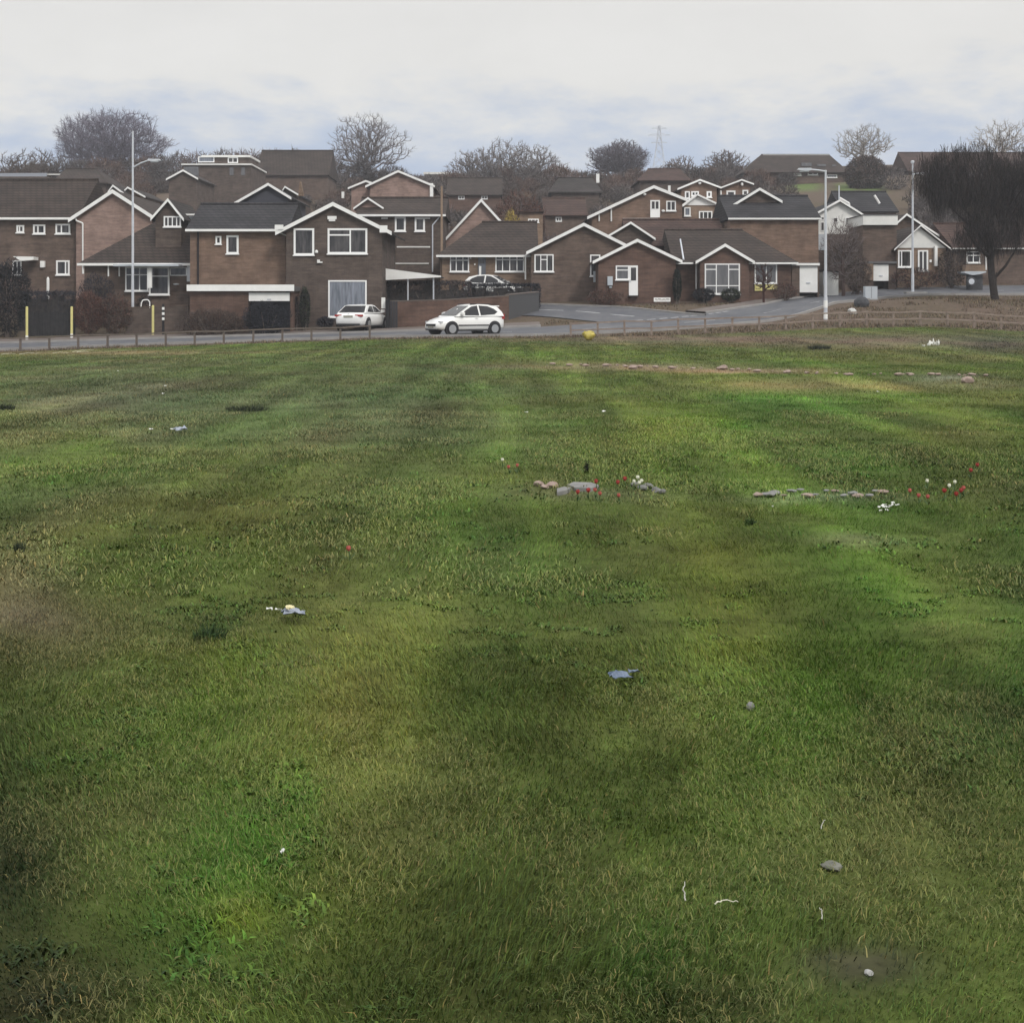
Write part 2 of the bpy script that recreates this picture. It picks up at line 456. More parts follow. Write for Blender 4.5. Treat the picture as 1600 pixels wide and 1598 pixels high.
# photo column, photo row, half-widths, colour, strength, bareness
BLOBS = [
    (200, 625, 300, 75, (97, 103, 80), .88, 0), (620, 640, 230, 75, (90, 104, 74), .8, 0),
    (480, 575, 330, 18, (96, 104, 68), .6, 0), (1180, 650, 170, 60, (84, 112, 56), .6, 0),
    (1010, 690, 60, 45, (104, 115, 48), .55, 0), (1310, 690, 60, 110, (80, 110, 50), .6, 0),
    (1460, 700, 110, 120, (92, 105, 52), .5, 0), (1590, 760, 40, 190, (58, 88, 38), .6, 0),
    (1300, 1050, 130, 230, (78, 113, 40), .75, 0), (1130, 920, 80, 150, (102, 117, 48), .65, 0),
    (1480, 950, 70, 120, (84, 98, 48), .5, 0), (60, 940, 140, 110, (100, 94, 72), .75, .2),
    (100, 780, 170, 40, (88, 88, 64), .6, .1), (280, 890, 110, 60, (84, 110, 42), .6, 0),
    (130, 720, 40, 70, (88, 112, 46), .5, 0), (650, 880, 170, 90, (74, 88, 52), .5, 0),
    (620, 760, 160, 40, (74, 98, 50), .5, 0), (610, 1050, 240, 140, (96, 88, 52), .65, .1),
    (780, 1050, 60, 60, (72, 84, 44), .4, 0), (400, 1085, 90, 60, (98, 110, 48), .5, 0),
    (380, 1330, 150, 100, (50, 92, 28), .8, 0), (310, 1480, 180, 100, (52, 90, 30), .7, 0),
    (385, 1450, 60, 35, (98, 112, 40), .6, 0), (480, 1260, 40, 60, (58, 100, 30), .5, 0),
    (0, 1350, 120, 260, (28, 42, 22), .95, 0), (60, 1560, 260, 100, (28, 36, 20), .95, 0),  # dark bottom corner and bottom edge blobs put a vignette into the grass colour
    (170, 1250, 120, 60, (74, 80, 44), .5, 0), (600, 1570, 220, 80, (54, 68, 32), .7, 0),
    (850, 1250, 200, 150, (88, 98, 48), .55, 0), (760, 1400, 130, 110, (76, 92, 40), .5, 0),
    (640, 1330, 120, 80, (70, 74, 40), .5, .1), (1050, 1510, 80, 80, (58, 98, 32), .65, 0),
    (1150, 1590, 220, 50, (58, 66, 36), .55, 0), (1100, 1340, 90, 110, (92, 106, 46), .45, 0),
    (1450, 1350, 220, 170, (97, 102, 58), .5, 0), (1352, 1524, 95, 34, (58, 55, 49), .95, .97), (1300, 1508, 45, 9, (72, 68, 56), .7, .7),
    (1590, 1050, 50, 250, (58, 84, 38), .5, 0), (1340, 848, 70, 9, (112, 104, 90), .5, .4),
    (920, 768, 120, 10, (88, 84, 70), .6, .5), (1290, 775, 130, 8, (110, 110, 100), .5, .4),
    (310, 995, 60, 18, (52, 70, 36), .6, 0), (90, 985, 70, 30, (104, 98, 84), .5, .3),
    (1300, 602, 210, 11, (128, 112, 82), .65, .4), (1000, 573, 150, 6, (128, 108, 94), .7, .7),
    (1160, 579, 140, 5, (136, 112, 98), .7, .7), (1480, 590, 60, 6, (128, 128, 120), .6, .5), (1550, 601, 70, 5, (112, 104, 90), .5, .4), (760, 575, 130, 4, (116, 106, 90), .5, .4),
    (200, 575, 100, 6, (108, 104, 82), .4, .2), (1490, 640, 90, 20, (90, 104, 52), .4, 0),
    (1050, 530, 280, 9, (98, 82, 74), .92, .9), (1400, 533, 300, 14, (90, 78, 70), .9, .8),
    (700, 533, 120, 5, (90, 92, 62), .5, 0), (150, 551, 260, 5, (116, 104, 78), .8, .7),
    (1450, 560, 160, 12, (110, 102, 66), .5, .2), (1560, 540, 70, 16, (62, 60, 56), .8, .5),
]
def field_colour(x, y):
    u = 800 + F * x / y; v = V0 + F * H / np.maximum(y, 0.8)
    far = np.clip((y - 40) / 32, 0, 1)
    # past forty metres the ground tilts: follow its own row
    v = np.where(y > 40, V0 + F * (H - Gv(x, y)) / y, v)
    u0 = u + (fbm(x * 3 + 4, y * 2, 23, 2) - .5) * 40; v0 = v + (fbm(x * 3, y * 2 + 7, 24, 2) - .5) * np.clip((v - 560) / 20, 1, 30)
    u = u + (fbm(x * 0.7 + 40, y * 0.25, 21, 3) - 0.5) * 240 * (1 - 0.5 * far)
    v = v + (fbm(x * 0.5, y * 0.5 + 70, 22, 3) - 0.5) * 110 * np.clip((v - 600) / 400, 0.03, 1)
    c = np.repeat(BASE[None, :], len(x), 0)
    bare = np.zeros(len(x))
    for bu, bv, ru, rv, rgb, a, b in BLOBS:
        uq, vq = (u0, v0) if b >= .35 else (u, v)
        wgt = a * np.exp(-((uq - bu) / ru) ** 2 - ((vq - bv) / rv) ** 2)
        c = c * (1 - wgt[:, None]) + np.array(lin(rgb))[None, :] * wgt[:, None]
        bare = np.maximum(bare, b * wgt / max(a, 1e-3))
    n = fbm(x * 1.7, y * 0.9, 31, 4)
    m = fbm(x * 5.0, y * 3.0, 41, 3)
    m2 = fbm(x * 11.0, y * 8.0, 43, 2)
    br = 0.28 + 0.72 * n + 0.44 * m + 0.26 * m2
    dry = np.clip((fbm(x * 0.9 + 9, y * 0.45, 51, 4) - 0.5) * 3.2, -1, 1)
    c = c * br[:, None]
    c[:, 0] *= 1 + 0.13 * dry; c[:, 2] *= 1 + 0.10 * dry; c[:, 1] *= 1 - 0.02 * dry
    k = np.interp(y, [3, 8, 20, 45, 72], [.94, 1.10, 1.22, 1.28, 1.26])  # grass colour also darkens towards the viewer, continuing the bottom vignette
    st = (fbm(x * 1.6, y * 0.10, 81, 3) - 0.5) * 2          # mowing and drainage streaks run away from us
    hue = (fbm(x * 0.45 + 3, y * 0.22 + 8, 83, 4) - 0.5) * 3
    c = c * (1 + 0.58 * st)[:, None]; c[:, :2] *= (1 + 0.16 * np.clip(st, 0, 1))[:, None]
    c[:, 0] *= 1 + 0.16 * np.clip(hue, -1, 1); c[:, 2] *= 1 + 0.12 * np.clip(hue, -1, 1)
    lum = (c * [0.25, 0.65, 0.10]).sum(1)[:, None]
    c = np.maximum(lum + (c - lum) * 1.04, 0.004)
    return c * k[:, None], bare

# ================================================================== ground sheet
def axis(bps):
    o = [bps[0][0]]
    for (a, _), (b, st) in zip(bps[:-1], bps[1:]):
        n = max(1, int(round((b - a) / st)))
        o += list(np.linspace(a, b, n + 1)[1:])
    return np.array(o)
gx = axis([(-500, 0), (-160, 40), (-60, 5), (-28, 1.0), (-8, 0.6), (-3, 0.4), (3, 0.08), (8, 0.4), (28, 0.6), (60, 1.0), (160, 5), (500, 40)])
gy = axis([(-60, 0), (0, 12), (2.5, 1.2), (6, 0.07), (14, 0.2), (40, 0.6), (70, 0.9), (110, 0.7), (170, 2.5), (320, 6), (700, 60)])
GXX, GYY = np.meshgrid(gx, gy)
fx, fy = GXX.ravel(), GYY.ravel()
gz = Gv(fx, fy)
nx, ny = len(gx), len(gy)
ii = (np.arange(ny - 1)[:, None] * nx + np.arange(nx - 1)[None, :]).ravel()
tri = np.concatenate([np.stack([ii, ii + 1, ii + nx + 1], 1), np.stack([ii, ii + nx + 1, ii + nx], 1)])
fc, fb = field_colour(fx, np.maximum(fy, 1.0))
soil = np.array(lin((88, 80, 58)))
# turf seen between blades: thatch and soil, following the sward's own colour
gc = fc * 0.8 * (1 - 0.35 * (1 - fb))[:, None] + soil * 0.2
brown = np.array(lin((96, 82, 74))); brown2 = np.array(lin((80, 74, 58)))
k = fbm(fx * 0.18, fy * 0.18, 61, 4)[:, None]
hb = brown * k + brown2 * (1 - k)
lawn = np.array(lin((92, 108, 62)))
uu = 800 + F * fx / np.maximum(fy, 1); vv = V0 + F * (H - gz) / np.maximum(fy, 1)
for bu, bv, ru, rv in ((1323, 295, 15, 9), (1362, 295, 17, 9), (1255, 291, 26, 7)):
    g = np.exp(-((uu - bu) / ru) ** 4 - ((vv - bv) / rv) ** 4)[:, None] * (fy > 100)[:, None]
    hb = hb * (1 - g) + lawn * g
edge = np.clip((fy - 72.2) / 1.2, 0, 1)[:, None]
gc = gc * (1 - edge) + hb * edge
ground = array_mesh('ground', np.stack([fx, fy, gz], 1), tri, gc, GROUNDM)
ground.data.polygons.foreach_set('use_smooth', [True] * len(ground.data.polygons))
tag(ground, kind='structure')

# ================================================================== grass blades (nobody could count them)
def blades(y0, y1, dens, hgt, wid, near, seed, kind='grass'):
    r = np.random.default_rng(seed)
    m_ = int(dens * (y1 - y0) * 2 * (0.38 * y1 + 3.0))     # three metres wider than the view on either side
    y = r.uniform(y0, y1, m_)
    y = y[r.random(m_) < (0.38 * y + 3.0) / (0.38 * y1 + 3.0)]
    n = len(y)
    x = r.uniform(-1, 1, n) * (0.38 * y + 3.0)
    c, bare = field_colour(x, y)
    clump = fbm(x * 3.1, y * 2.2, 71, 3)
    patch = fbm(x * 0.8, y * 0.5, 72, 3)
    keep = r.random(n) > np.clip(bare, 0, 0.97)
    if kind == 'weed':                       # broad leaved weeds in colonies of rosettes
        keep &= (fbm(x * 1.3, y * 1.0, 91, 3) > .54) & (fbm(x * 7.5, y * 7.5, 92, 2) > .60)
    if kind == 'thatch':                     # dead leaves lying flat
        keep &= (fbm(x * 0.9, y * 0.7, 93, 4) + .25 * fbm(x * 8, y * 6, 94, 2) > .66)
    x, y, c, clump, patch = x[keep], y[keep], c[keep], clump[keep], patch[keep]
    n = len(x)
    tuft = fbm(x * 6.5, y * 5.0, 74, 2)
    h = hgt * (0.30 + 1.0 * clump + 0.9 * np.clip(tuft - .5, 0, 1)) * (0.6 + 0.8 * patch) * r.uniform(0.5, 1.35, n)
    wd = wid * r.uniform(0.7, 1.3, n)
    az = r.uniform(0, 2 * np.pi, n)
    la = r.uniform(0, 2 * np.pi, n) * 0.5 + fbm(x * 1.1, y * 1.1, 73, 2) * 6.28
    lean = r.uniform(0.25, 1.25, n)
    if kind == 'weed':
        h = hgt * r.uniform(.6, 1.3, n); lean = r.uniform(.7, 1.45, n); la = r.uniform(0, 6.28, n); az = la + 1.57
    if kind == 'thatch':
        h = hgt * r.uniform(.5, 1.6, n); lean = r.uniform(1.0, 1.6, n); la = r.uniform(0, 6.28, n); az = la + 1.57
    z = Gv(x, y) - 0.006
    if kind == 'thatch': z = z + r.uniform(.006, .03, n)
    p = np.stack([x, y, z], 1)
    s = np.stack([np.cos(az), np.sin(az), np.zeros(n)], 1) * wd[:, None] * 0.5
    ld = np.stack([np.cos(la), np.sin(la), np.zeros(n)], 1)
    up = np.array([0, 0, 1.0])
    tip = p + ld * (h * np.sin(lean))[:, None] + up * (h * np.cos(lean))[:, None]
    mid = p + ld * (h * 0.55 * np.sin(lean * 0.55))[:, None] + up * (h * 0.55 * np.cos(lean * 0.5))[:, None]
    tone = r.normal(1.0, 0.24, n).clip(0.45, 1.8)
    c = c * tone[:, None]
    straw = r.random(n) < 0.03
    c[straw] = np.array(lin((138, 130, 84))) * r.uniform(0.6, 1.0, (straw.sum(), 1))
    if kind == 'weed': c = c * np.array([.88, .98, .9]) * r.uniform(.65, 1.1, (n, 1))
    if kind == 'thatch': c = c * .65 + np.array(lin((118, 108, 72))) * r.uniform(.2, .65, (n, 1))
    yl = r.normal(0, 0.09, n)
    c[:, 0] *= 1 + yl; c[:, 2] *= 1 - 0.5 * yl
    if near:
        V = np.stack([p - s, p + s, mid - s * 0.8, mid + s * 0.8, tip], 1).reshape(-1, 3)
        b = np.arange(n)[:, None] * 5
        T = np.concatenate([b + [0, 1, 3], b + [0, 3, 2], b + [2, 3, 4]])
        C = np.repeat(c, 5, 0)
    else:
        V = np.stack([p - s, p + s, tip], 1).reshape(-1, 3)
        T = np.arange(n)[:, None] * 3 + np.array([0, 1, 2])
        C = np.repeat(c, 3, 0)
    return V, T, C
packs = [blades(2.7, 4.2, 15000, 0.044, 0.0030, True, 101), blades(4.2, 7.0, 8500, 0.046, 0.0036, True, 102),
         blades(7.0, 12, 3800, 0.048, 0.0052, False, 103), blades(12, 24, 1300, 0.052, 0.009, False, 104),
         blades(24, 42, 420, 0.058, 0.017, False, 105), blades(42, 72.6, 150, 0.068, 0.029, False, 106),
         blades(2.7, 9, 3400, 0.036, 0.010, True, 107, 'weed'), blades(9, 20, 700, 0.045, 0.016, True, 108, 'weed'),
         blades(2.7, 8, 4200, 0.026, 0.0022, True, 109, 'thatch'), blades(8, 22, 700, 0.045, 0.007, True, 110, 'thatch')]
vo = 0; VV = []; TT = []; CC = []
for V, T, C in packs:
    VV.append(V); TT.append(T + vo); CC.append(C); vo += len(V)
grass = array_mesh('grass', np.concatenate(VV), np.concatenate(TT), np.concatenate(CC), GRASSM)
tag(grass, 'short rough green grass covering the whole field', 'grass', kind='stuff')
del VV, TT, CC, packs

# ================================================================== roads, kerbs, paving
def smooth_line(pts, n=10):
    P = [np.array(p, float) for p in pts]
    P = [2 * P[0] - P[1]] + P + [2 * P[-1] - P[-2]]
    o = []
    for i in range(1, len(P) - 2):
        for t in np.linspace(0, 1, n, endpoint=False):
            a, b, c, d = P[i - 1], P[i], P[i + 1], P[i + 2]
            o.append(0.5 * (2 * b + (c - a) * t + (2 * a - 5 * b + 4 * c - d) * t * t + (3 * b - a - 3 * c + d) * t ** 3))
    o.append(P[-2])
    return np.array(o)
def offsets(line, d):
    t = np.gradient(line, axis=0); t /= np.linalg.norm(t, axis=1)[:, None]
    return line + np.stack([-t[:, 1], t[:, 0]], 1) * d
def strip(name, line, d0, d1, h, mat, kind='structure', thick=0.0, cross=8):
    m = MB(); rows = []
    for d in np.linspace(d0, d1, cross + 1):
        q = offsets(line, d); rows.append(np.stack([q[:, 0], q[:, 1], Gv(q[:, 0], q[:, 1]) + h], 1))
    n = len(line)
    for r in rows: m.v += [tuple(p) for p in r]
    for a in range(cross):
        for i in range(n - 1):
            m.f.append((a * n + i, a * n + i + 1, (a + 1) * n + i + 1, (a + 1) * n + i))
    if thick:
        o = len(m.v)
        for r in (rows[0], rows[-1]):
            b = len(m.v)
            m.v += [(p[0], p[1], p[2] - thick) for p in r]
            base = 0 if r is rows[0] else cross * n
            for i in range(n - 1): m.f.append((base + i, base + i + 1, b + i + 1, b + i))
    o = m.build(name, mat)
    return tag(o, kind=kind)
main = smooth_line([(-70, 79.6), (-40, 79.6), (-20, 79.6), (0, 79.8), (8, 80.4), (13.5, 82.6), (18, 87.5), (22.5, 94), (30, 98.2), (45, 100), (80, 102)], 14)
side = smooth_line([(9.5, 82.6), (6.8, 86.2), (3.2, 90.4), (-3, 94.2), (-12, 97), (-26, 99)], 12)
strip('road', main, -3.1, 3.3, 0.05, TARMAC)
strip('side_road', side, -2.5, 2.6, 0.054, TARMAC)
strip('near_kerb', main, -3.24, -3.1, 0.15, KERBM, thick=0.3, cross=1)
leftm = main[main[:, 0] < 2.0]
strip('far_kerb', leftm, 3.3, 3.44, 0.16, KERBM, thick=0.3, cross=1)
strip('pavement', leftm, 3.44, 5.2, 0.15, SLABM, thick=0.3, cross=3)
rightm = main[(main[:, 0] > 13.8) & (main[:, 0] < 24)]
strip('right_kerb', rightm, 3.3, 3.44, 0.16, KERBM, thick=0.3, cross=1)
strip('right_pavement', rightm, 3.44, 5.0, 0.15, SLABM, thick=0.3, cross=3)
strip('side_kerb', side, -2.64, -2.5, 0.15, KERBM, thick=0.3, cross=1)
strip('corner_kerb', side[side[:, 0] < 2.2], 2.6, 2.74, 0.15, KERBM, thick=0.3, cross=1)
def dashes(name, line, d, wid, on, gap, start, stop):
    s = np.concatenate([[0], np.cumsum(np.linalg.norm(np.diff(line, axis=0), axis=1))])
    m = MB(); p = start
    while p < min(stop, s[-1] - on):
        t = np.linspace(p, p + on, 5)
        q = np.stack([np.interp(t, s, line[:, 0]), np.interp(t, s, line[:, 1])], 1)
        a = offsets(q, d - wid / 2); b = offsets(q, d + wid / 2)
        za = Gv(a[:, 0], a[:, 1]) + 0.062; zb = Gv(b[:, 0], b[:, 1]) + 0.062
        o = len(m.v)
        m.v += [(a[i, 0], a[i, 1], za[i]) for i in range(5)] + [(b[i, 0], b[i, 1], zb[i]) for i in range(5)]
        m.f += [(o + i, o + i + 1, o + 5 + i + 1, o + 5 + i) for i in range(4)]
        p += on + gap
    return tag(m.build(name, LINEM), kind='structure')
dashes('side_road_marking', side, 0.0, 0.16, 2.2, 1.0, 3.5, 14)
dashes('giveway_marking', main, 2.9, 0.22, 0.6, 0.3, 76, 86)
dashes('road_marking', main, 0.0, 0.12, 2.0, 4.0, 2, 150)

# rough dead grass on the verges between the field and the houses (nobody could count it)
def near_line(x, y, line, lim):
    d = np.full(len(x), 1e9)
    for q in line[::2]: d = np.minimum(d, (x - q[0]) ** 2 + (y - q[1]) ** 2)
    return d < lim * lim
r_ = np.random.default_rng(301); n_ = 150000
y_ = r_.uniform(72.4, 104, n_); x_ = r_.uniform(-.42, .42, n_) * y_
u_ = 800 + F * x_ / y_
ok = ~near_line(x_, y_, main, 4.4) & ~near_line(x_, y_, side, 3.2) & (fbm(x_ * .6, y_ * .6, 302, 3) > .40)
ok &= (y_ < 76.4) | (u_ > 840)
ok &= ~((u_ < 1300) & (y_ > 93)) & ~((y_ > 83.5) & (u_ < 850))
x_, y_ = x_[ok], y_[ok]; n_ = len(x_)
z_ = Gv(x_, y_); az_ = r_.uniform(0, 6.28, n_); h_ = r_.uniform(.05, .17, n_) * (.5 + fbm(x_ * .9, y_ * .9, 303, 2)); l_ = r_.uniform(.05, .12, n_)
p_ = np.stack([x_, y_, z_ - .01], 1); s_ = np.stack([np.cos(az_), np.sin(az_), np.zeros(n_)], 1) * .022
t_ = p_ + np.stack([np.cos(az_ + 1.4) * l_, np.sin(az_ + 1.4) * l_, h_], 1)
cs_ = np.array([lin(c) for c in ((108, 92, 76), (92, 78, 68), (128, 112, 86), (84, 84, 62), (100, 84, 74))])
c_ = cs_[r_.integers(0, 5, n_)] * r_.uniform(.7, 1.2, (n_, 1))
vg_ = array_mesh('verge_grass', np.stack([p_ - s_, p_ + s_, t_], 1).reshape(-1, 3), np.arange(n_)[:, None] * 3 + np.array([0, 1, 2]), np.repeat(c_, 3, 0), GRASSM)
tag(vg_, 'rough dead brown grass on the verges beside the road', 'grass', kind='stuff')
# ================================================================== house parts (photo column/row + real distance -> metres)
def fbox(m, u0, u1, v0, v1, D, t0, t1):
    """box whose face covers that window of the facade at distance D, from D-t1 (front) to D-t0"""
    return m.box(X(u0, D), X(u1, D), D - t1, D - t0, Zv(v1, D), Zv(v0, D))
def house_root(name, label, cat, u, D, group=None):
    x = X(u, D)
    return thing(name, label, cat, (x, D, G(x, D)), group)
def gable_front(r, u0, u1, ve0, up, vp, ve1, D, depth, wall, roof, over=0.35, board=0.22, drop=1.2, trim=None, wname='wall', wlabel=None, vb=None, bothboards=True):
    """block whose gable faces the field: wall with a peak, two roof slopes, verge boards"""
    trim = trim or WHITE
    x0, x1, xp = X(u0, D), X(u1, D), X(up, D)
    z0, z1, zp = Zv(ve0, D), Zv(ve1, D), Zv(vp, D)
    zb = (min(G(x0, D), G(x1, D)) - drop) if vb is None else Zv(vb, D)
    m = MB()
    m.prism([(x0, D, zb), (x1, D, zb), (x1, D, z1), (xp, D, zp), (x0, D, z0)], (0, depth, 0))
    wo = m.build(wname, wall, r)
    if wlabel: wo['label'] = wlabel
    sl0 = (zp - z0) / (xp - x0); sl1 = (zp - z1) / (x1 - xp)
    th = 0.13
    m = MB()
    ax, az = x0 - over, z0 - sl0 * over
    bx, bz = x1 + over, z1 - sl1 * over
    g = 0.012
    m.prism([(ax, D - 0.30, az + g), (xp, D - 0.30, zp + g), (xp, D - 0.30, zp + th), (ax, D - 0.30, az + th)], (0, depth + 0.6, 0))
    m.prism([(xp, D - 0.30, zp + g), (bx, D - 0.30, bz + g), (bx, D - 0.30, bz + th), (xp, D - 0.30, zp + th)], (0, depth + 0.6, 0))
    m.build('roof', roof, r)
    if board:
        y = D - 0.345
        e = th + 0.02
        m = MB()
        m.prism([(ax, y, az + e), (xp, y, zp + e), (xp, y, zp + e - board * 1.05), (ax, y, az + e - board)], (0, 0.04, 0))
        m.build('verge_board', trim, r)
        m = MB()
        m.prism([(xp, y, zp + e), (bx, y, bz + e), (bx, y, bz + e - board), (xp, y, zp + e - board * 1.05)], (0, 0.04, 0))
        m.build('verge_board', trim, r)
    return x0, x1, zb
def eaves_front(r, u0, u1, ve, vr, D, depth, wall, roof, hl=0, hr=0, over=0.4, drop=1.2, gutter=True, wname='wall', wlabel=None, trim=None, gh=0.13, fascia=0.0):
    """block whose eaves face the field; hl/hr: photo columns by which the ridge is shortened (hips)"""
    trim = trim or WHITE
    x0, x1 = X(u0, D), X(u1, D)
    ze = Zv(ve, D); Dr = D + depth / 2; zr = Zv(vr, Dr)
    zb = min(G(x0, D), G(x1, D)) - drop
    m = MB(); m.box(x0, x1, D, D + depth, zb, ze)
    wo = m.build(wname, wall, r)
    if wlabel: wo['label'] = wlabel
    slope = (zr - ze) / (depth / 2)
    yf, yb = D - over, D + depth + over
    zo = ze - slope * over
    ex = over * 0.6
    rx0 = X(u0 + hl, Dr) if hl else x0 - ex
    rx1 = X(u1 - hr, Dr) if hr else x1 + ex
    ax0 = x0 - over if hl else x0 - ex
    ax1 = x1 + over if hr else x1 + ex
    th = 0.12
    m = MB()
    vs = [(ax0, yf, zo), (ax1, yf, zo), (ax1, yb, zo), (ax0, yb, zo),
          (ax0, yf, zo + th), (ax1, yf, zo + th), (ax1, yb, zo + th), (ax0, yb, zo + th), (rx0, Dr, zr + th), (rx1, Dr, zr + th)]
    m.add(vs, [(0, 3, 2, 1), (0, 1, 5, 4), (1, 2, 6, 5), (2, 3, 7, 6), (3, 0, 4, 7), (4, 5, 9, 8), (6, 7, 8, 9), (5, 6, 9), (7, 4, 8)])
    m.build('roof', roof, r)
    # ridge tiles
    m = MB(); m.tube((rx0, Dr, zr + th), (rx1, Dr, zr + th), 0.11, 0.11, 6); m.build('ridge_tiles', roof, r)
    if gutter:
        m = MB(); m.box(ax0, ax1, yf - 0.10, yf - 0.004, zo - fascia - 0.02, zo + gh); m.build('gutter', trim, r)
    return x0, x1, zb
def window(r, u0, v0, u1, v1, D, cols=(), rows=(), glass=None, fw=0.075, sill=True, frame=None, name='window', toprow=None):
    """white framed window on the facade at distance D: frame (with its bars) and pane"""
    x0, x1, z0, z1 = X(u0, D), X(u1, D), Zv(v1, D), Zv(v0, D)
    m = MB(); yA, yB = D - 0.06, D - 0.001
    m.box(x0, x0 + fw, yA, yB, z0, z1); m.box(x1 - fw, x1, yA, yB, z0, z1)
    m.box(x0 + fw, x1 - fw, yA, yB, z1 - fw, z1); m.box(x0 + fw, x1 - fw, yA, yB, z0, z0 + fw)
    bw = fw * 0.75
    for c in cols:
        xc = x0 + (x1 - x0) * c
        m.box(xc - bw / 2, xc + bw / 2, yA + 0.006, yB, z0 + fw, z1 - fw)
    for q in rows:
        if isinstance(q, tuple): q, a, b = q
        else: a, b = 0.0, 1.0
        zc = z1 + (z0 - z1) * q
        m.box(max(x0 + fw, x0 + (x1 - x0) * a), min(x1 - fw, x0 + (x1 - x0) * b), yA + 0.01, yB, zc - bw / 2, zc + bw / 2)
    f = m.build(name, frame or PVC, r)
    m = MB(); m.box(x0 + fw * 0.5, x1 - fw * 0.5, D - 0.025, D - 0.0005, z0 + fw * 0.5, z1 - fw * 0.5)
    m.build('pane', glass or GLASS, f)
    if sill:
        m = MB(); m.box(x0 - 0.05, x1 + 0.05, D - 0.13, D - 0.062, z0 - 0.05, z0 + 0.02); m.build('sill', PVC, f)
    return f
def door(r, u0, v0, u1, v1, D, mat=None, glaze=None, frame=None):
    x0, x1, z0, z1 = X(u0, D), X(u1, D), Zv(v1, D), Zv(v0, D)
    m = MB(); m.box(x0, x1, D - 0.07, D - 0.001, z0, z1)
    d = m.build('door', mat or PVC, r)
    if glaze:
        a, b, c, e = glaze
        g = MB(); g.box(x0 + (x1 - x0) * a, x0 + (x1 - x0) * b, D - 0.082, D - 0.071, z1 + (z0 - z1) * e, z1 + (z0 - z1) * c)
        g.build('pane', GLASS, d)
    h = MB(); h.box(x0 + 0.08, x0 + 0.11, D - 0.12, D - 0.071, z0 + (z1 - z0) * 0.45, z0 + (z1 - z0) * 0.52); h.build('handle', STEEL, d)
    return d
def pipe(r, pts, D, rad=0.045, mat=None, name='downpipe'):
    m = MB(); m.path([(X(u, D), D - 0.10, Zv(v, D)) for u, v in pts], rad, 6)
    return m.build(name, mat or WHITE, r)
def plate(r, name, u0, v0, u1, v1, D, mat, t=0.08):
    m = MB(); fbox(m, u0, u1, v0, v1, D, 0.001, t); return m.build(name, mat, r)

# ---- 1: two storey house with the big gable, centre left
r = house_root('gabled_house', 'two storey dark brick house with white edged gable, big window behind the white saloon car', 'house', 520, 87)
gable_front(r, 447, 597, 358, 521, 320, 358, 87, 10, BR['dark'], RF['grey'], over=0.62, board=0.24)
eaves_front(r, 297, 446.4, 358, 322, 88.2, 8, BR['orange'], RF['slate'], wlabel='brick side wing in a lit orange brown tone', over=0.35)  # warmer than the gable front: difference in light put into the brick colour
D = 87
window(r, 459, 357, 491, 399, D, fw=0.12)
window(r, 512, 357, 574, 397, D, cols=(.57,), rows=((.26, 0, .57),), fw=0.12)
window(r, 513, 438, 573, 496, D, fw=0.09, glass=NET)
m = MB(); fbox(m, 512, 526, 338, 343, D, 0.001, 0.12); fbox(m, 514, 524, 343, 346, D, 0.001, 0.10); m.build('alarm_box', WHITE, r)
m = MB(); m.lathe([(0.05, 0), (0.10, 0.05), (0.10, 0.14), (0.04, 0.2)], (X(495, D), D - 0.14, Zv(396, D)), 10); m.build('security_lamp', WHITE, r)
m = MB(); fbox(m, 496, 500, 406, 411, D, 0.001, 0.16); fbox(m, 500, 504, 409, 411, D, 0.001, 0.12); m.build('vent_cowl', WHITE, r)
window(r, 337, 369, 346, 382, 88.2, fw=0.10); window(r, 354, 368, 373, 397, 88.2, fw=0.12)
pipe(r, [(433, 357), (434, 362), (449, 369), (449, 446)], 87.6)
pipe(r, [(310, 358), (310, 447)], 88.2, 0.06, BLACK)
# eaves boxes at the gable's feet
m = MB(); fbox(m, 431, 444, 352, 359, D, 0.30, 0.42); m.build('eaves_box', WHITE, r)
m = MB(); fbox(m, 594, 606, 353, 364, D, 0.30, 0.42); m.build('eaves_box', WHITE, r)

# ---- garage in front of the side wing
r = house_root('flat_roofed_garage', 'low flat roofed brick garage with deep white fascia and half raised door', 'garage', 375, 84.6)
D = 84.6
x0, x1 = X(297, D), X(457, D)
gzb = G(x0, D) - 0.6
m = MB()
m.box(x0, X(388, D), D, D + 3.0, gzb, Zv(455, D)); m.box(X(453.5, D), x1, D, D + 3.0, gzb, Zv(455, D))
m.box(X(388, D), X(453.5, D), D + 2.8, D + 3.0, gzb, Zv(455, D)); m.build('wall', BR['red'], r)
m = MB(); m.box(x0 - 0.1, x1 + 0.1, D - 0.24, D + 3.2, Zv(454.6, D), Zv(447.5, D)); m.build('roof', FELT, r)
m = MB(); m.box(x0 - 0.14, x1 + 0.14, D - 0.28, D - 0.243, Zv(455, D), Zv(445, D)); m.build('fascia', WHITE, r)
m = MB(); fbox(m, 389, 452.5, 457.5, 470.5, D, -0.05, 0.05); dd = m.build('garage_door', WHITE, r)
h = MB(); fbox(h, 418, 424, 467, 469, D, 0.052, 0.08); h.build('handle', STEEL, dd)
m = MB(); fbox(m, 390, 452, 470.5, 520, D, -0.5, -0.45); m.build('opening_shade', pmat('dark_interior_shade', (0.02, 0.022, 0.03), 0.6), r)  # dark sheet added for the shade inside the open garage

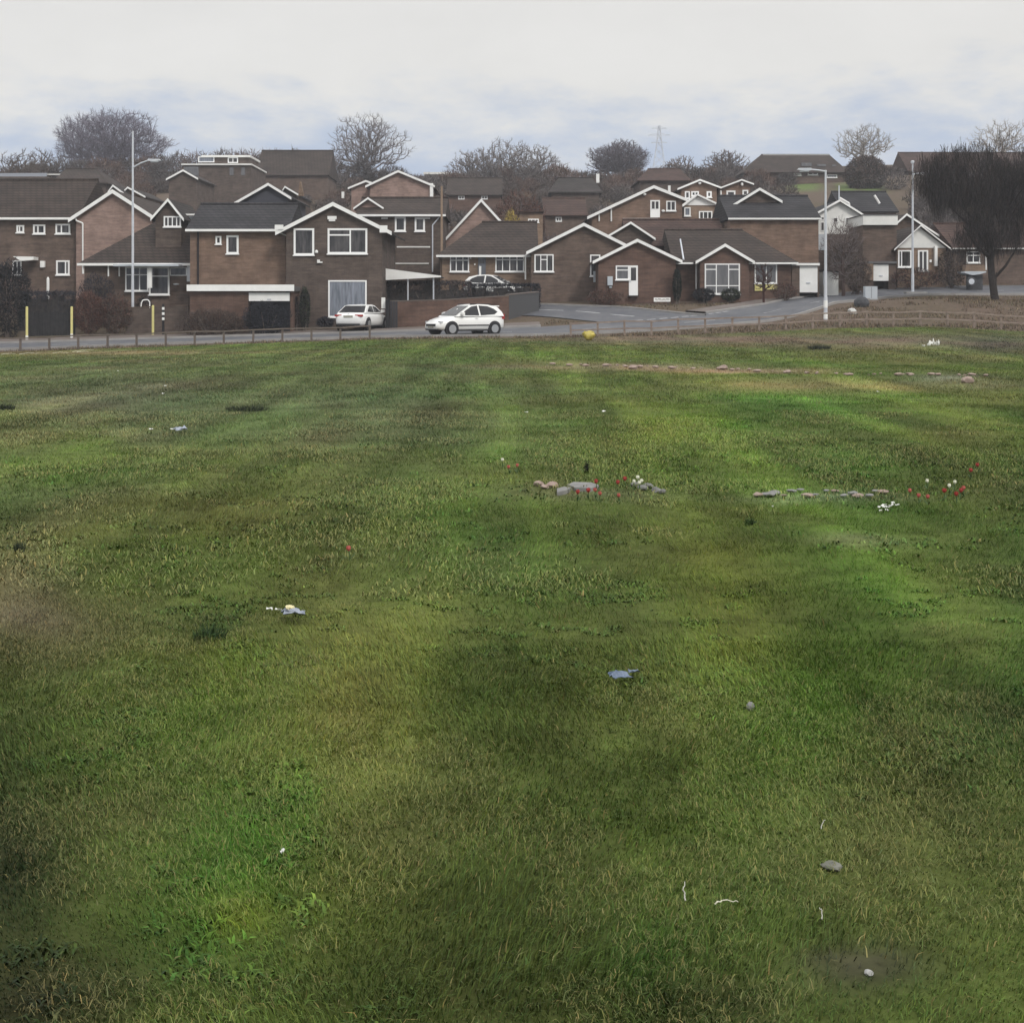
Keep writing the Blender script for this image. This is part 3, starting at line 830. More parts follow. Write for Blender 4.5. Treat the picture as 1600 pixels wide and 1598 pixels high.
# ---- 2: chalet bungalow with the long sloping roof, left
r = house_root('chalet_bungalow', 'chalet bungalow with long dark roof, white framed porch and small pointed dormer', 'house', 225, 90.5)
eaves_front(r, 132, 297, 410, 349, 90.5, 9.5, BR['brown'], RF['brown'], hl=112, over=0.35, gh=0.14)
gable_front(r, 243, 283, 338, 264, 314, 338, 92, 6, BR['dark'], RF['grey'], over=0.25, board=0.2, vb=400, wname='dormer_wall')
window(r, 256, 338, 283, 355, 92, cols=(.25, .5, .75), fw=0.09)
m = MB(); m.prism([(X(285, 94), 94, Zv(339, 94)), (X(333, 94), 94, Zv(337, 94)), (X(298, 94), 94, Zv(352, 94)), (X(287, 94), 94, Zv(356, 94))], (0, 0.3, 0)); m.build('dormer_cheek', PALEBLUE, r)
m = MB(); m.box(X(285, 93.9), X(336, 93.9), 93.7, 93.9, Zv(337, 93.9), Zv(334.5, 93.9)); m.build('gutter', WHITE, r)
D = 89.6
m = MB(); fbox(m, 180, 282, 413.5, 416.5, D, -0.8, 0.5); m.build('porch_canopy', PALEBLUE, r)
window(r, 196, 417, 232, 455, 90.4, cols=(.28, .62), rows=(.33,), fw=0.08)
window(r, 233, 417, 265, 461, 90.4, cols=(), rows=(.33,), fw=0.10)
m = MB(); fbox(m, 231, 238, 416, 450, D, 0.0, 0.15); m.build('porch_post', WHITE, r)
for u in (170, 187): pipe(r, [(u, 411), (u, 432)], 90.4, 0.05)
window(r, 266, 418, 292, 431, 90.4, cols=(), rows=(), fw=0.05, sill=False)
m = MB(); m.lathe([(0.02, 0), (0.18, 0.04), (0.2, 0.1), (0.02, 0.12)], (X(277, 90.4), 90.1, Zv(446, 90.4)), 12); m.build('wall_lamp', PALEBLUE, r)
m = MB(); fbox(m, 293, 299, 412, 440, 90.4, 0.0, 0.2); m.build('corner_post', STEEL, r)
pipe(r, [(131, 411), (131, 428)], 90.4, 0.05)

# ---- 3: far left two storey house with a gabled wing
r = house_root('two_storey_house', 'long two storey brick house at the field corner with blank pinkish gable wall', 'house', 100, 96)
eaves_front(r, -150, 119, 338.5, 284, 96.6, 9, BR['brown'], RF['brown'], over=0.35)
gable_front(r, 119, 238, 339, 177.5, 300, 339, 96, 12, BR['pink'], RF['brown'], over=0.45, board=0.26, wlabel='blank brick gable wall in a lit pinkish tone')  # pinker than the front wall: its angle to the light put into colour
D = 96.6
for (a, b, c, d) in ((26, 352, 38, 364), (52, 351, 71, 366), (87, 350, 110, 366)):
    window(r, a, b, c, d, D, cols=(.4,), fw=0.11)
window(r, 88, 407, 109, 430, D, cols=(.7,), fw=0.11)
window(r, 20, 407, 34, 430, D, cols=(.5,), fw=0.08)
m = MB(); m.prism([(X(28, D), D - 1.0, Zv(401.5, D)), (X(60, D), D - 1.0, Zv(402, D)), (X(60, D), D - 1.0, Zv(407, D)), (X(40, D), D - 1.0, Zv(408.5, D))], (0, 0.99, 0)); m.build('porch_canopy', WHITE, r)
plate(r, 'meter_box', 64, 408, 71, 418, D, WHITE, .2)
pipe(r, [(119, 341), (120, 345), (130, 349), (130, 428)], 95.95, 0.055)
m = MB(); m.tube((X(28, 101), 101, Zv(330, 101)), (X(29, 101), 101, Zv(305, 101)), 0.10, 0.09, 8); m.build('flue', WHITE, r)
m = MB(); m.box(X(28, 101) - .35, X(28, 101) + .35, 101.2, 101.9, Zv(335, 101), Zv(306, 101)); m.build('chimney', BR['brown'], r)

# ---- carport beside the gabled house
r = house_root('carport', 'open carport with tapering white roof edge beside the gabled house', 'carport', 640, 90)
D = 89.5
m = MB(); m.prism([(X(597, D), D, Zv(419, D)), (X(689, D), D, Zv(431, D)), (X(689, D), D, Zv(433.2, D)), (X(597, D), D, Zv(438, D))], (0, 0.06, 0)); m.build('fascia', WHITE, r)
m = MB(); m.prism([(X(597, D), D + .07, Zv(421, D)), (X(689, D), D + .07, Zv(431.6, D)), (X(689, D), D + .07, Zv(432.8, D)), (X(597, D), D + .07, Zv(424, D))], (0, 4.5, 0)); m.build('roof', FELT, r)
for u in (637, 677):
    m = MB(); m.tube((X(u, D), D + .2, G(X(u, D), D)), (X(u, D), D + .2, Zv(432, D)), 0.05, 0.05, 8); m.build('post', STEEL, r)
m = MB(); fbox(m, 597, 600, 436, 450, D, -0.1, 0.05); m.build('bracket', WHITE, r)

# ---- house behind the carport
r = house_root('set_back_house', 'brown two storey house behind the carport with two upright windows and small pink gable', 'house', 630, 103)
eaves_front(r, 560, 693, 336, 312, 103, 8, BR['dark'], RF['brown'], over=0.3)
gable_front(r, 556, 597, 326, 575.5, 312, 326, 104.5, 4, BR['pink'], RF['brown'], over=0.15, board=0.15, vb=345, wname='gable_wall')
window(r, 617, 339, 634, 362, 103, fw=0.13); window(r, 648, 340, 664, 362, 103, fw=0.13)
for a, b in ((596, 606), (660, 672)): plate(r, 'eaves_vent', a, 340, b, 342.5, 103, WHITE, .1)
plate(r, 'wall_lamp', 596, 376, 610, 380, 103, PALEBLUE, .15)
pipe(r, [(688, 338), (676, 352), (676, 425)], 103, .05, STEEL)
plate(r, 'brick_course', 620, 385, 672, 387, 103, CREAM, .04)
plate(r, 'brick_course', 600, 411, 670, 412.5, 103, CREAM, .04)

# ---- pinkish wide gables above it
r = house_root('pink_gabled_house', 'pinkish brick house on the hillside with one wide gable overlapping a smaller one', 'house', 622, 130)
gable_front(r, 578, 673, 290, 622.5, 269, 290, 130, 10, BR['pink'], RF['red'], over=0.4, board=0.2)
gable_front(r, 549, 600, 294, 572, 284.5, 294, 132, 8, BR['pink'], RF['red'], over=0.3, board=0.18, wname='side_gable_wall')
m = MB(); fbox(m, 672, 677, 287, 309, 130, 0.02, .3); m.build('downpipe', WHITE, r)
m = MB(); fbox(m, 534, 538, 300, 310, 133, 0.0, .2); m.build('flue', WHITE, r)

# ---- steep pink gable
r = house_root('steep_gabled_house', 'house with tall steep pinkish gable edged in white above the long bungalow roof', 'house', 752, 107)
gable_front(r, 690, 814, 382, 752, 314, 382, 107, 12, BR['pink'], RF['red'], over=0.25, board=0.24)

# ---- 4: long bungalow in the centre
r = house_root('long_bungalow', 'long bungalow with tan front, three white windows, door and right hand gable', 'house', 815, 98)
eaves_front(r, 691, 836, 397.5, 350, 98.3, 10, BR['tan'], RF['brown'], hl=62, over=0.4, gh=0.13)
gable_front(r, 830, 988, 393, 912, 352, 390, 96.5, 11, BR['brown'], RF['brown'], over=0.35, board=0.22)
D = 98.3
window(r, 703, 399, 733, 425, D, cols=(.33, .68), rows=(.3,), fw=0.085)
window(r, 774, 398, 819, 425, D, cols=(.25, .5, .75), rows=(.3,), fw=0.085)
door(r, 747, 400, 759, 430, D, DOORB, (.2, .8, .12, .4))
m = MB(); fbox(m, 748.5, 752, 416, 430, D, 0.072, .11); m.build('door_panel', WHITE, r)
window(r, 835, 397.5, 865, 425, 96.5, cols=(.33, .66), rows=((.3, .33, .66),), fw=0.085)
window(r, 922, 398, 938, 432, 96.5, fw=0.085)
plate(r, 'meter_box', 927, 424, 936, 441, 96.5, PALEBLUE, .15)
pipe(r, [(824, 396), (821, 400), (821, 437)], 97.4, .055)
plate(r, 'doorbell_lamp', 734, 402, 736.5, 404.5, D, WHITE, .15); plate(r, 'wall_box', 741, 412, 743, 414.5, D, WHITE, .12)

# ---- 5: corner bungalow on the right
r = house_root('corner_bungalow', 'brown brick bungalow on the road corner with two white edged gables and large white window', 'house', 1040, 93.5)
gable_front(r, 935, 1056, 407, 995, 377, 406, 93.2, 11, BR['red'], RF['brown'], over=0.4, board=0.2)
eaves_front(r, 1056, 1236, 408.5, 362, 95.5, 10, BR['red'], RF['brown'], hr=76, over=0.4, gh=0.10)
gable_front(r, 1094, 1170, 407, 1132, 384.5, 407, 94.2, 6, BR['red'], RF['brown'], over=0.35, board=0.2, wname='bay_wall')
D = 93.2
window(r, 962, 415, 983, 437.5, D, rows=(.32,), fw=0.085, glass=GREYG)
door(r, 982.6, 415, 996.5, 462, D, PVC, (.22, .8, .07, .5))
m = MB(); fbox(m, 980, 997, 461.8, 463.5, D, 0.072, .35); m.build('doorstep', BLACK, r)
plate(r, 'meter_box', 949, 432, 957, 446, D, PALEBLUE, .2)
m = MB(); fbox(m, 952, 956, 447, 450, D, 0.0, .1); m.build('pipe_cover', PALEBLUE, r)
m = MB(); m.lathe([(0.03, 0), (0.1, .04), (0.1, .12), (0.03, .16)], (X(993, D), D - .16, Zv(381, D)), 10); m.build('gable_lamp', WHITE, r)
window(r, 1101, 412, 1156, 460, 94.2, cols=(.33, .68), rows=((.19, 0, .33), (.19, .68, 1), .72), fw=0.085, glass=GREYG)
window(r, 1179, 412, 1214, 443, 95.5, cols=(.52,), fw=0.085, glass=GREYG)
plate(r, 'yellow_panel', 1179, 444.5, 1192.5, 454.5, 95.5, YELLOW, .08); plate(r, 'yellow_panel', 1196, 444, 1214, 452.5, 95.5, YELLOW, .08)
pipe(r, [(1087.5, 411), (1087.5, 452)], 95.4, .06)
m = MB(); m.tube((X(1067, 95.4), 95.0, Zv(406, 95.4)), (X(1063, 97), 97, Zv(374, 97)), .06, .05, 8); m.build('vent_pipe', STEEL, r)

# ---- garages and boxes along the right
r = house_root('lean_to_garage', 'small brown garage with tall white door at the end of the corner bungalow', 'garage', 1262, 95.8)
D = 95.8
m = MB(); m.box(X(1237, D), X(1249.5, D), D, D + 4, G(X(1240, D), D) - .6, Zv(414, D)); m.box(X(1277.5, D), X(1280, D), D, D + 4, G(X(1240, D), D) - .6, Zv(414, D))
m.box(X(1249.5, D), X(1277.5, D), D + 3.8, D + 4, G(X(1240, D), D) - .6, Zv(414, D)); m.build('wall', BR['brown'], r)
m = MB(); m.box(X(1236, D), X(1280, D), D - .15, D + 4.1, Zv(413.9, D), Zv(411, D)); m.build('roof', FELT, r)
m = MB(); m.box(X(1236, D), X(1280, D), D - .19, D - .153, Zv(415, D), Zv(411.5, D)); m.build('fascia', WHITE, r)
m = MB(); fbox(m, 1249.6, 1277.4, 416, 457, D, -.05, 0.0); dd = m.build('garage_door', WHITE, r)
h = MB(); fbox(h, 1260, 1266, 441, 443, D, 0.001, .05); h.build('handle', STEEL, dd)

r = house_root('white_shed', 'small white shed with dark felt roof right behind the middle lamp post', 'shed', 1298, 97)
D = 97
m = MB(); m.box(X(1287, D), X(1310, D), D, D + 2.2, G(X(1298, D), D) - .3, Zv(424, D)); m.build('wall', CREAM, r)
m = MB(); m.prism([(X(1285, D), D - .12, Zv(420.5, D)), (X(1311.5, D), D - .12, Zv(424.5, D)), (X(1311.5, D), D - .12, Zv(426, D)), (X(1285, D), D - .12, Zv(423, D))], (0, 2.5, 0)); m.build('roof', BLACK, r)
m = MB(); fbox(m, 1286, 1290, 424, 446, D, 0.001, .06); m.build('corner_board', PALEBLUE, r)

r = house_root('garage_block', 'brick garage with white door and tan pier between the two right lamp posts', 'garage', 1375, 100)
D = 100
zb = G(X(1375, D), D) - .6
m = MB(); m.box(X(1320, D), X(1364.5, D), D, D + 4, zb, Zv(412, D)); m.box(X(1388.5, D), X(1400, D), D, D + 4, zb, Zv(412, D)); m.box(X(1364.5, D), X(1388.5, D), D + 3.8, D + 4, zb, Zv(412, D)); m.build('wall', BR['brown'], r)
m = MB(); m.box(X(1319, D), X(1401, D), D - .15, D + 4.1, Zv(411.9, D), Zv(408.5, D)); m.build('roof', FELT, r)
m = MB(); fbox(m, 1350, 1364, 411.5, 438, D, 0.001, .12); m.build('pier', BR['tan'], r)
m = MB(); fbox(m, 1364.6, 1388.4, 413, 439, D, -.05, 0.0); dd = m.build('garage_door', WHITE, r)
h = MB(); fbox(h, 1374, 1379, 430, 431.5, D, 0.001, .05); h.build('handle', STEEL, dd)

# ---- orange brown block and the dark gable behind it
r = house_root('blank_sided_house', 'tall house with broad blank orange brown wall behind the corner bungalow', 'house', 1210, 103)
eaves_front(r, 1140, 1279, 341, 309, 103, 9, BR['orange'], RF['slate'], over=0.25, gh=0.1)
gable_front(r, 1139, 1214, 326, 1186, 297, 313, 106, 5, BR['dark'], RF['slate'], over=0.35, board=0.2, vb=345, wname='gable_wall')
window(r, 1131, 328, 1138, 339, 106.5, fw=.1, cols=(.5,))
r = house_root('low_roofed_house', 'house mostly hidden behind the corner bungalow with broad reddish brown roof', 'house', 1075, 101)
eaves_front(r, 985, 1136, 384, 346, 101, 10, BR['red'], RF['red'], over=0.3, gutter=False)
gable_front(r, 948, 1018, 372, 985, 350, 372, 99.5, 8, BR['dark'], RF['grey'], over=0.25, board=0.16, wname='gable_wall')

# ---- upper houses, centre right
r = house_root('wide_gabled_house', 'orange brown house on the slope with lopsided wide gable and white garden door', 'house', 1000, 113)
gable_front(r, 925, 1066, 338, 1021, 293, 311, 113, 11, BR['orange'], RF['brown'], over=0.4, board=0.24)
D = 113
door(r, 1016, 313, 1031, 340, D, PVC, (.15, .85, .08, .5))
m = MB(); fbox(m, 1022.8, 1024.2, 315, 327, D, .083, .10); m.build('door_bar', PVC, r)
window(r, 1041, 314, 1056, 330, D, cols=(.5,), fw=.09)
m = MB(); fbox(m, 972, 1026, 342, 344.5, D, .4, .8); fbox(m, 1029, 1038, 346, 348, D, .4, .8); m.build('step_edge', WHITE, r)
for u, a in ((955, 326), (936, 335)): pipe(r, [(u, a), (u, 346)], D, .06)
for u, v in ((1007, 306), (1036, 332)):
    m = MB(); m.lathe([(.05, 0), (.13, .06), (.13, .16), (.05, .2)], (X(u, D), D - .16, Zv(v, D)), 10); m.build('wall_lamp', WHITE, r)
m = MB(); m.box(X(1046, 116) - .1, X(1046, 116) + .1, 116, 116.2, Zv(305, 116), Zv(290, 116)); m.build('flue', WHITE, r)

r = house_root('conservatory_house', 'brick house with white gabled conservatory roof high on the slope', 'house', 1092, 124)
gable_front(r, 1064, 1120, 295, 1093, 283, 293, 124, 9, BR['orange'], RF['red'], over=0.35, board=0.16)
D = 124
window(r, 1070, 299, 1078, 311, D, fw=.12); window(r, 1080, 299, 1092, 307, D, cols=(.5,), fw=.12); window(r, 1104, 299, 1112, 309, D, fw=.14)
m = MB(); m.lathe([(.05, 0), (.14, .06), (.14, .16), (.05, .2)], (X(1093, D), D - .16, Zv(288.5, D)), 10); m.build('gable_lamp', WHITE, r)
D = 119
gable_front(r, 1070, 1121, 321, 1089, 306, 321, D, 4.0, BR['tan'], CREAM, over=0.2, board=0.15, wname='conservatory_wall')
m = MB(); m.prism([(X(1069, D), D - .05, Zv(321, D)), (X(1122, D), D - .05, Zv(321, D)), (X(1089, D), D - .05, Zv(306.5, D))], (0, .045, 0)); m.build('conservatory_gable', WHITE, r)
window(r, 1092, 330, 1113, 343, D, cols=(.33, .66), fw=.1); window(r, 1069, 324, 1079, 338, D, fw=.1, glass=NET)
m = MB(); fbox(m, 1078, 1112, 343.5, 345.5, D, .4, .8); m.build('step_edge', WHITE, r)
r = house_root('upper_brick_house', 'brick house with square white window beside the conservatory house', 'house', 1150, 128)
gable_front(r, 1124, 1172, 296, 1158, 283, 288, 128, 9, BR['orange'], RF['red'], over=0.3, board=0.14)
D = 128
window(r, 1135, 298, 1149, 310, D, fw=.14); window(r, 1160, 297, 1169, 306, D, fw=.12)
m = MB(); m.lathe([(.05, 0), (.12, .06), (.12, .25), (.05, .3)], (X(1159, D), D - .16, Zv(291, D)), 10); m.build('gable_lamp', WHITE, r)
pipe(r, [(1126, 298), (1127, 338)], D, .08)

# ---- white houses on the right
r = house_root('white_gabled_house', 'white rendered house with gable and dark windows above the bare shrub', 'house', 1310, 108)
gable_front(r, 1277, 1346, 334, 1311, 315, 337, 108, 8, CREAM, RF['slate'], over=0.4, board=0.16, vb=366)
m = MB(); m.box(X(1277, 108) - .02, X(1346, 108) + .02, 107.95, 116, G(X(1310, 108), 108) - 1, Zv(366, 108)); m.build('lower_wall', BR['brown'], r)
D = 108
for a, b, c, d in ((1282, 339, 1288, 344), (1282, 347, 1288, 361), (1302, 340, 1309, 348), (1321, 340, 1327, 352), (1328, 339, 1333, 346)):
    window(r, a, b, c, d, D, fw=.05, sill=False)
m = MB(); fbox(m, 1278, 1289, 366, 391, D, .06, .12); m.build('lower_panel', PALEBLUE, r)
m = MB(); m.tube((X(1311, 110), 110, Zv(316, 110)), (X(1311, 110), 110, Zv(290, 110)), .06, .05, 8); m.build('aerial_pole', STEEL, r)
r = house_root('flat_roofed_extension', 'plain white flat roofed building beside the white gabled house', 'extension', 1378, 101.5)
D = 101.5
m = MB(); m.box(X(1348, D), X(1401, D), D, D + 4.2, G(X(1378, D), D) - .5, Zv(352.5, D)); m.build('wall', BR['brown'], r)
m = MB(); m.box(X(1347, D), X(1401, D), D - .3, D + 4.4, Zv(352, D), Zv(337, D)); m.build('fascia', CREAM, r)
m = MB(); m.box(X(1347, D) - .05, X(1401, D) + .05, D - .35, D + 4.4, Zv(337, D), Zv(335.6, D)); m.build('roof', FELT, r)

r = house_root('white_pediment_house', 'small house with white pediment and french doors behind the right lamp post', 'house', 1440, 101)
D = 101
gable_front(r, 1402, 1478, 387, 1437, 355, 387, D, 9, BR['tan'], RF['brown'], over=0.3, board=0.1)
m = MB(); m.prism([(X(1402, D), D - .06, Zv(387.5, D)), (X(1478, D), D - .06, Zv(387.5, D)), (X(1437, D), D - .06, Zv(356, D))], (0, .055, 0)); m.build('pediment', CREAM, r)
gable_front(r, 1352, 1500, 393, 1415, 337, 393, D + 6.2, 7, BR['brown'], RF['brown'], over=0.3, board=0.16, wname='rear_wall')
window(r, 1403, 391, 1424, 418, D, cols=(.26, ), fw=.1)
window(r, 1434, 391, 1450, 424, D, cols=(.5,), fw=.11, name='french_door')
plate(r, 'porch_column', 1459, 385, 1463, 416, D, WHITE, .3)
m = MB(); fbox(m, 1452, 1455, 406, 410, D, 0, .12); m.build('wall_lamp', WHITE, r)

r = house_root('tree_side_bungalow', 'low brown bungalow half hidden by the large dark tree', 'house', 1550, 104)
eaves_front(r, 1490, 1700, 386.5, 352, 104, 9, BR['brown'], RF['red'], over=0.3, gh=.06)
window(r, 1510, 393, 1531, 411, 104, cols=(.5,), rows=(.35,), fw=.08)
pipe(r, [(1540, 388), (1540, 422)], 104, .06)

# ---- far buildings on the skyline
r = house_root('flat_roofed_block', 'stepped flat roofed building with two pale roof edges among the trees', 'building', 335, 168)
D = 168
m = MB(); m.box(X(285, D), X(392, D), D, D + 10, G(X(335, D), D) - 1, Zv(258, D)); m.box(X(308, D), X(383, D), D + 3, D + 9, Zv(258, D), Zv(241, D)); m.build('wall', BR['dark'], r)
m = MB(); m.box(X(284, D), X(394, D), D - .3, D + 10, Zv(258.5, D), Zv(256.2, D)); m.box(X(307, D), X(385, D), D + 2.6, D + 9.3, Zv(242, D), Zv(239, D)); m.build('roof_edge', CREAM, r)
window(r, 310, 245, 335, 254, D + 2.9, fw=.1, sill=False, glass=NET); window(r, 356, 246, 372, 255, D + 2.9, cols=(.5,), fw=.12, sill=False)
for u in (362, 380): plate(r, 'wall_panel', u - 3, 262, u + 3, 274, D, GREYG, .1)
r = house_root('low_school_building', 'long low building with blue grey roof at the left edge', 'building', 30, 172)
D = 172
m = MB(); m.box(X(-80, D), X(73, D), D, D + 10, G(X(30, D), D) - 1, Zv(276, D)); m.build('wall', BR['dark'], r)
m = MB(); m.prism([(X(-80, D), D - .4, Zv(285, D)), (X(73, D), D - .4, Zv(284, D)), (X(74, D + 5), D + 5, Zv(273, D + 5)), (X(-80, D + 5), D + 5, Zv(273.5, D + 5))], (0, 0, .2)); m.build('roof', pmat('blue_grey_sheet_roof', (.11, .12, .14), .6), r)
m = MB(); m.box(X(-80, D), X(72, D), D - .5, D - .41, Zv(288, D), Zv(284.5, D)); m.build('gutter', CREAM, r)
m = MB(); m.box(X(-80, D), X(74, D), D + 5, D + 5.2, Zv(273.5, D + 5), Zv(271.8, D + 5)); m.build('roof_edge', CREAM, r)
r = house_root('small_gabled_house', 'small dark house with white verge below the stepped flat roofed building', 'house', 287, 150)
gable_front(r, 264, 307, 280, 287, 267.5, 279, 150, 9, BR['dark'], RF['grey'], over=.25, board=.2)
m = MB(); m.box(X(288, 151), X(310, 151), 150.8, 151.2, Zv(275, 151), Zv(261, 151)); m.build('rear_panel', GREYG, r)
r = house_root('tan_gabled_house', 'tan gabled house peeping over the roof of the corner house', 'house', 205, 116)
gable_front(r, 190, 225, 306, 201, 295, 308, 116, 7, BR['tan'], RF['grey'], over=.2, board=.15)
r = house_root('white_verged_roof', 'dark roof with short white verge beside the tan gable', 'house', 180, 114)
gable_front(r, 172, 193, 300, 178, 292, 303, 114, 7, BR['dark'], RF['grey'], over=.1, board=.16)
r = house_root('dark_gabled_house', 'house with slate dark gable outlined in white behind the brick side wing', 'house', 418, 106)
gable_front(r, 372, 450, 317, 420, 289.5, 308, 106, 9, pmat('dark_blue_hung_tiles', (.055, .057, .070), .85), RF['slate'], over=.3, board=.2)
m = MB(); m.prism([(X(466, 108), 108, Zv(306, 108)), (X(474, 108), 108, Zv(306, 108)), (X(470, 108), 108, Zv(284, 108)), (X(468, 108), 108, Zv(284, 108))], (0, .5, 0)); m.build('chimney', BR['tan'], r)
r = house_root('little_gabled_house', 'small gable with white edge left of the tan chimney', 'house', 450, 112)
gable_front(r, 440, 466, 304, 446, 294, 306, 112, 7, BR['dark'], RF['slate'], over=.1, board=.14)
r = house_root('hilltop_house', 'hilltop house with long hipped brown roof behind the middle lamp post', 'house', 1240, 195)
eaves_front(r, 1165, 1320, 268, 243.5, 195, 10, BR['brown'], RF['brown'], hl=24, hr=24, over=.5, gutter=False)
m = MB(); rr = 200; m.box(X(1192, rr), X(1296, rr), rr - .1, rr + .2, Zv(244, rr), Zv(242, rr)); m.build('ridge_edge', CREAM, r)
for a, b, c, d in ((1252, 255, 1268, 260), (1276, 257, 1290, 260), (1300, 258, 1306, 260)):
    m = MB(); m.box(X(a, 196.4), X(c, 196.4), 196.2, 197.2, Zv(d, 196.4), Zv(b, 196.4)); m.build('skylight', GREYG, r)
window(r, 1262, 269, 1278, 274, 195, cols=(.5,), fw=.15); window(r, 1240, 271, 1252, 275, 195, fw=.15); window(r, 1292, 273, 1308, 278, 195, fw=.1, glass=NET)
r = house_root('hilltop_terrace', 'long brown roofed building along the skyline above the dark tree', 'building', 1520, 205)
eaves_front(r, 1420, 1720, 266, 240, 205, 10, BR['brown'], RF['red'], over=.4, gutter=False)
for i, u in enumerate((1438, 1447, 1456, 1466, 1476, 1485)): window(r, u, 268, u + 6, 274, 205, fw=.12, sill=False)
window(r, 1424, 284, 1442, 296, 203.9, fw=.1, glass=NET, sill=False); window(r, 1448, 284, 1464, 296, 203.9, fw=.1, glass=NET, sill=False)
r = house_root('tan_shed', 'low tan shed beside the yellow bush on the slope', 'shed', 832, 118)
D = 118
m = MB(); m.box(X(812, D), X(848, D), D, D + 3, G(X(830, D), D) - .5, Zv(333, D)); m.build('wall', BR['tan'], r)
m = MB(); m.prism([(X(810, D), D - .2, Zv(333, D)), (X(850, D), D - .2, Zv(332, D)), (X(850, D), D + 3.2, Zv(330, D)), (X(810, D), D + 3.2, Zv(331, D))], (0, 0, .15)); m.build('roof', RF['red'], r)
window(r, 825, 342, 842, 348, D, cols=(.33, .66), fw=.1)
r = house_root('far_white_roof', 'far building with bright flat roof in the gap between skyline trees', 'building', 690, 235)
D = 235
m = MB(); m.box(X(664, D), X(722, D), D, D + 12, G(X(690, D), D) - 1, Zv(273, D)); m.build('wall', BR['brown'], r)
m = MB(); m.box(X(662, D), X(700, D), D - .5, D + 12, Zv(273, D), Zv(269.5, D)); m.box(X(701, D), X(724, D), D - .4, D + 12, Zv(273, D), Zv(271, D)); m.build('roof', CREAM, r)
r = house_root('sloping_roof_house', 'dark roofed house with stray white edges right of the white gable', 'house', 1345, 124)
eaves_front(r, 1318, 1400, 330, 302, 124, 8, BR['brown'], RF['slate'], over=.3, gutter=False)
m = MB(); m.path([(X(1316, 122), 123, Zv(308, 122)), (X(1331, 122), 123, Zv(317, 122)), (X(1331, 122), 123, Zv(326, 122))], .1, 6); m.build('downpipe', WHITE, r)
m = MB(); m.path([(X(1364, 124), 123.5, Zv(306, 124)), (X(1372, 124), 123.5, Zv(319, 124))], .1, 6); m.build('verge_board', WHITE, r)

def hill_roof(label, u0, u1, ve, vr, D, roof, wall='dark', hip=0, flue=None, wins=()):
    r = house_root('hillside_house', label, 'house', (u0 + u1) / 2, D, None)
    eaves_front(r, u0, u1, ve, vr, D, 9, BR[wall], RF[roof], hl=hip, hr=hip, over=.35, gutter=False)
    if flue:
        m = MB(); m.box(X(flue[0], D + 4) - .18, X(flue[0], D + 4) + .18, D + 3.8, D + 4.2, Zv(flue[2], D + 4), Zv(flue[1], D + 4)); m.build('flue', WHITE, r)
    for w_ in wins: window(r, *w_, D, fw=.12, cols=(.5,), sill=False)
hill_roof('large dark roofed house on the hillside right of the stepped flat roofed building', 402, 512, 272, 237, 185, 'brown', 'brown')
hill_roof('dark roofed house under the great rounded skyline tree', 88, 165, 286, 266, 160, 'brown', 'dark', 14)
hill_roof('dark roofed house with white flue left of the lopsided gable house', 862, 936, 300, 280, 158, 'grey', 'dark', 10, (934, 272, 286))
hill_roof('brown roofed house below the wide clump of skyline trees', 700, 782, 304, 280, 170, 'brown', 'red', 0, None, ((716, 306, 726, 312), (752, 306, 762, 312)))
hill_roof('reddish roofed house between the tan shed and the lopsided gable house', 852, 915, 336, 312, 134, 'red', 'brown', 0, None, ((868, 339, 878, 347),))
hill_roof('reddish roofed house under the rusty skyline tree by the pylon', 1000, 1075, 282, 266, 165, 'red', 'dark', 12)
# ---- garden wall behind the white cars, and gate pier
def wall_run(name, label, pts, thick, wallm, cap):
    """pts: (u, v_top, D)"""
    p0 = pts[0]
    r = house_root(name, label, 'wall', p0[0], p0[2])
    m = MB(); c = MB()
    for (a, va, Da), (b, vb_, Db) in zip(pts[:-1], pts[1:]):
        A = Vector((X(a, Da), Da, 0)); B = Vector((X(b, Db), Db, 0)); d = (B - A).normalized(); n = Vector((-d.y, d.x, 0)) * thick
        for (mm, t0, t1, e) in ((m, None, 0.0, 0.0), (c, 0.001, 0.07, 0.03)):
            q = []
            nn = n + n.normalized() * e
            for P, v, D_ in ((A, va, Da), (B, vb_, Db)):
                top = Zv(v, D_); lo = G(P.x, P.y) - .5 if t0 is None else top + t0
                hi = top + t1
                q.append((P, lo, hi))
            vs = []
            for P, lo, hi in q:
                for off in (-n.normalized() * e, nn):
                    vs += [(P.x + off.x, P.y + off.y, lo), (P.x + off.x, P.y + off.y, hi)]
            mm.add(vs, [(0, 1, 5, 4), (2, 6, 7, 3), (1, 3, 7, 5), (0, 4, 6, 2), (0, 2, 3, 1), (4, 5, 7, 6)])
    m.build('brickwork', wallm, r); c.build('coping', cap, r)
    return r
wall_run('garden_wall', 'reddish brick garden wall with pale coping behind the white hatchback', [(606, 472, 86.5), (700, 469, 86.8), (795, 463, 87.6)], .22, BR['red'], SLABM)
wall_run('end_wall', 'short dark grey wall closing the brick garden wall at the side road', [(795, 461.5, 87.7), (842, 457, 91)], .25, pmat('dark_grey_block', (.075, .075, .078), .9), SLABM)
r = house_root('gate_pier', 'black timber gate and pier right beside the white saloon car', 'gate', 607, 85.6)
D = 85.6
m = MB(); fbox(m, 602.5, 609, 468.5, 522, D, -.2, .05); m.build('pier', BLACK, r)
for i in range(3):
    m = MB(); fbox(m, 609.5 + i * 4, 613 + i * 4, 471, 520, D, -.1, -.05); m.build('board', pmat('black_stained_timber', (.03, .03, .034), .8), r)
m = MB(); fbox(m, 596, 602, 465, 482, D + .3, 0, .05); m.build('number_post', CREAM, r)
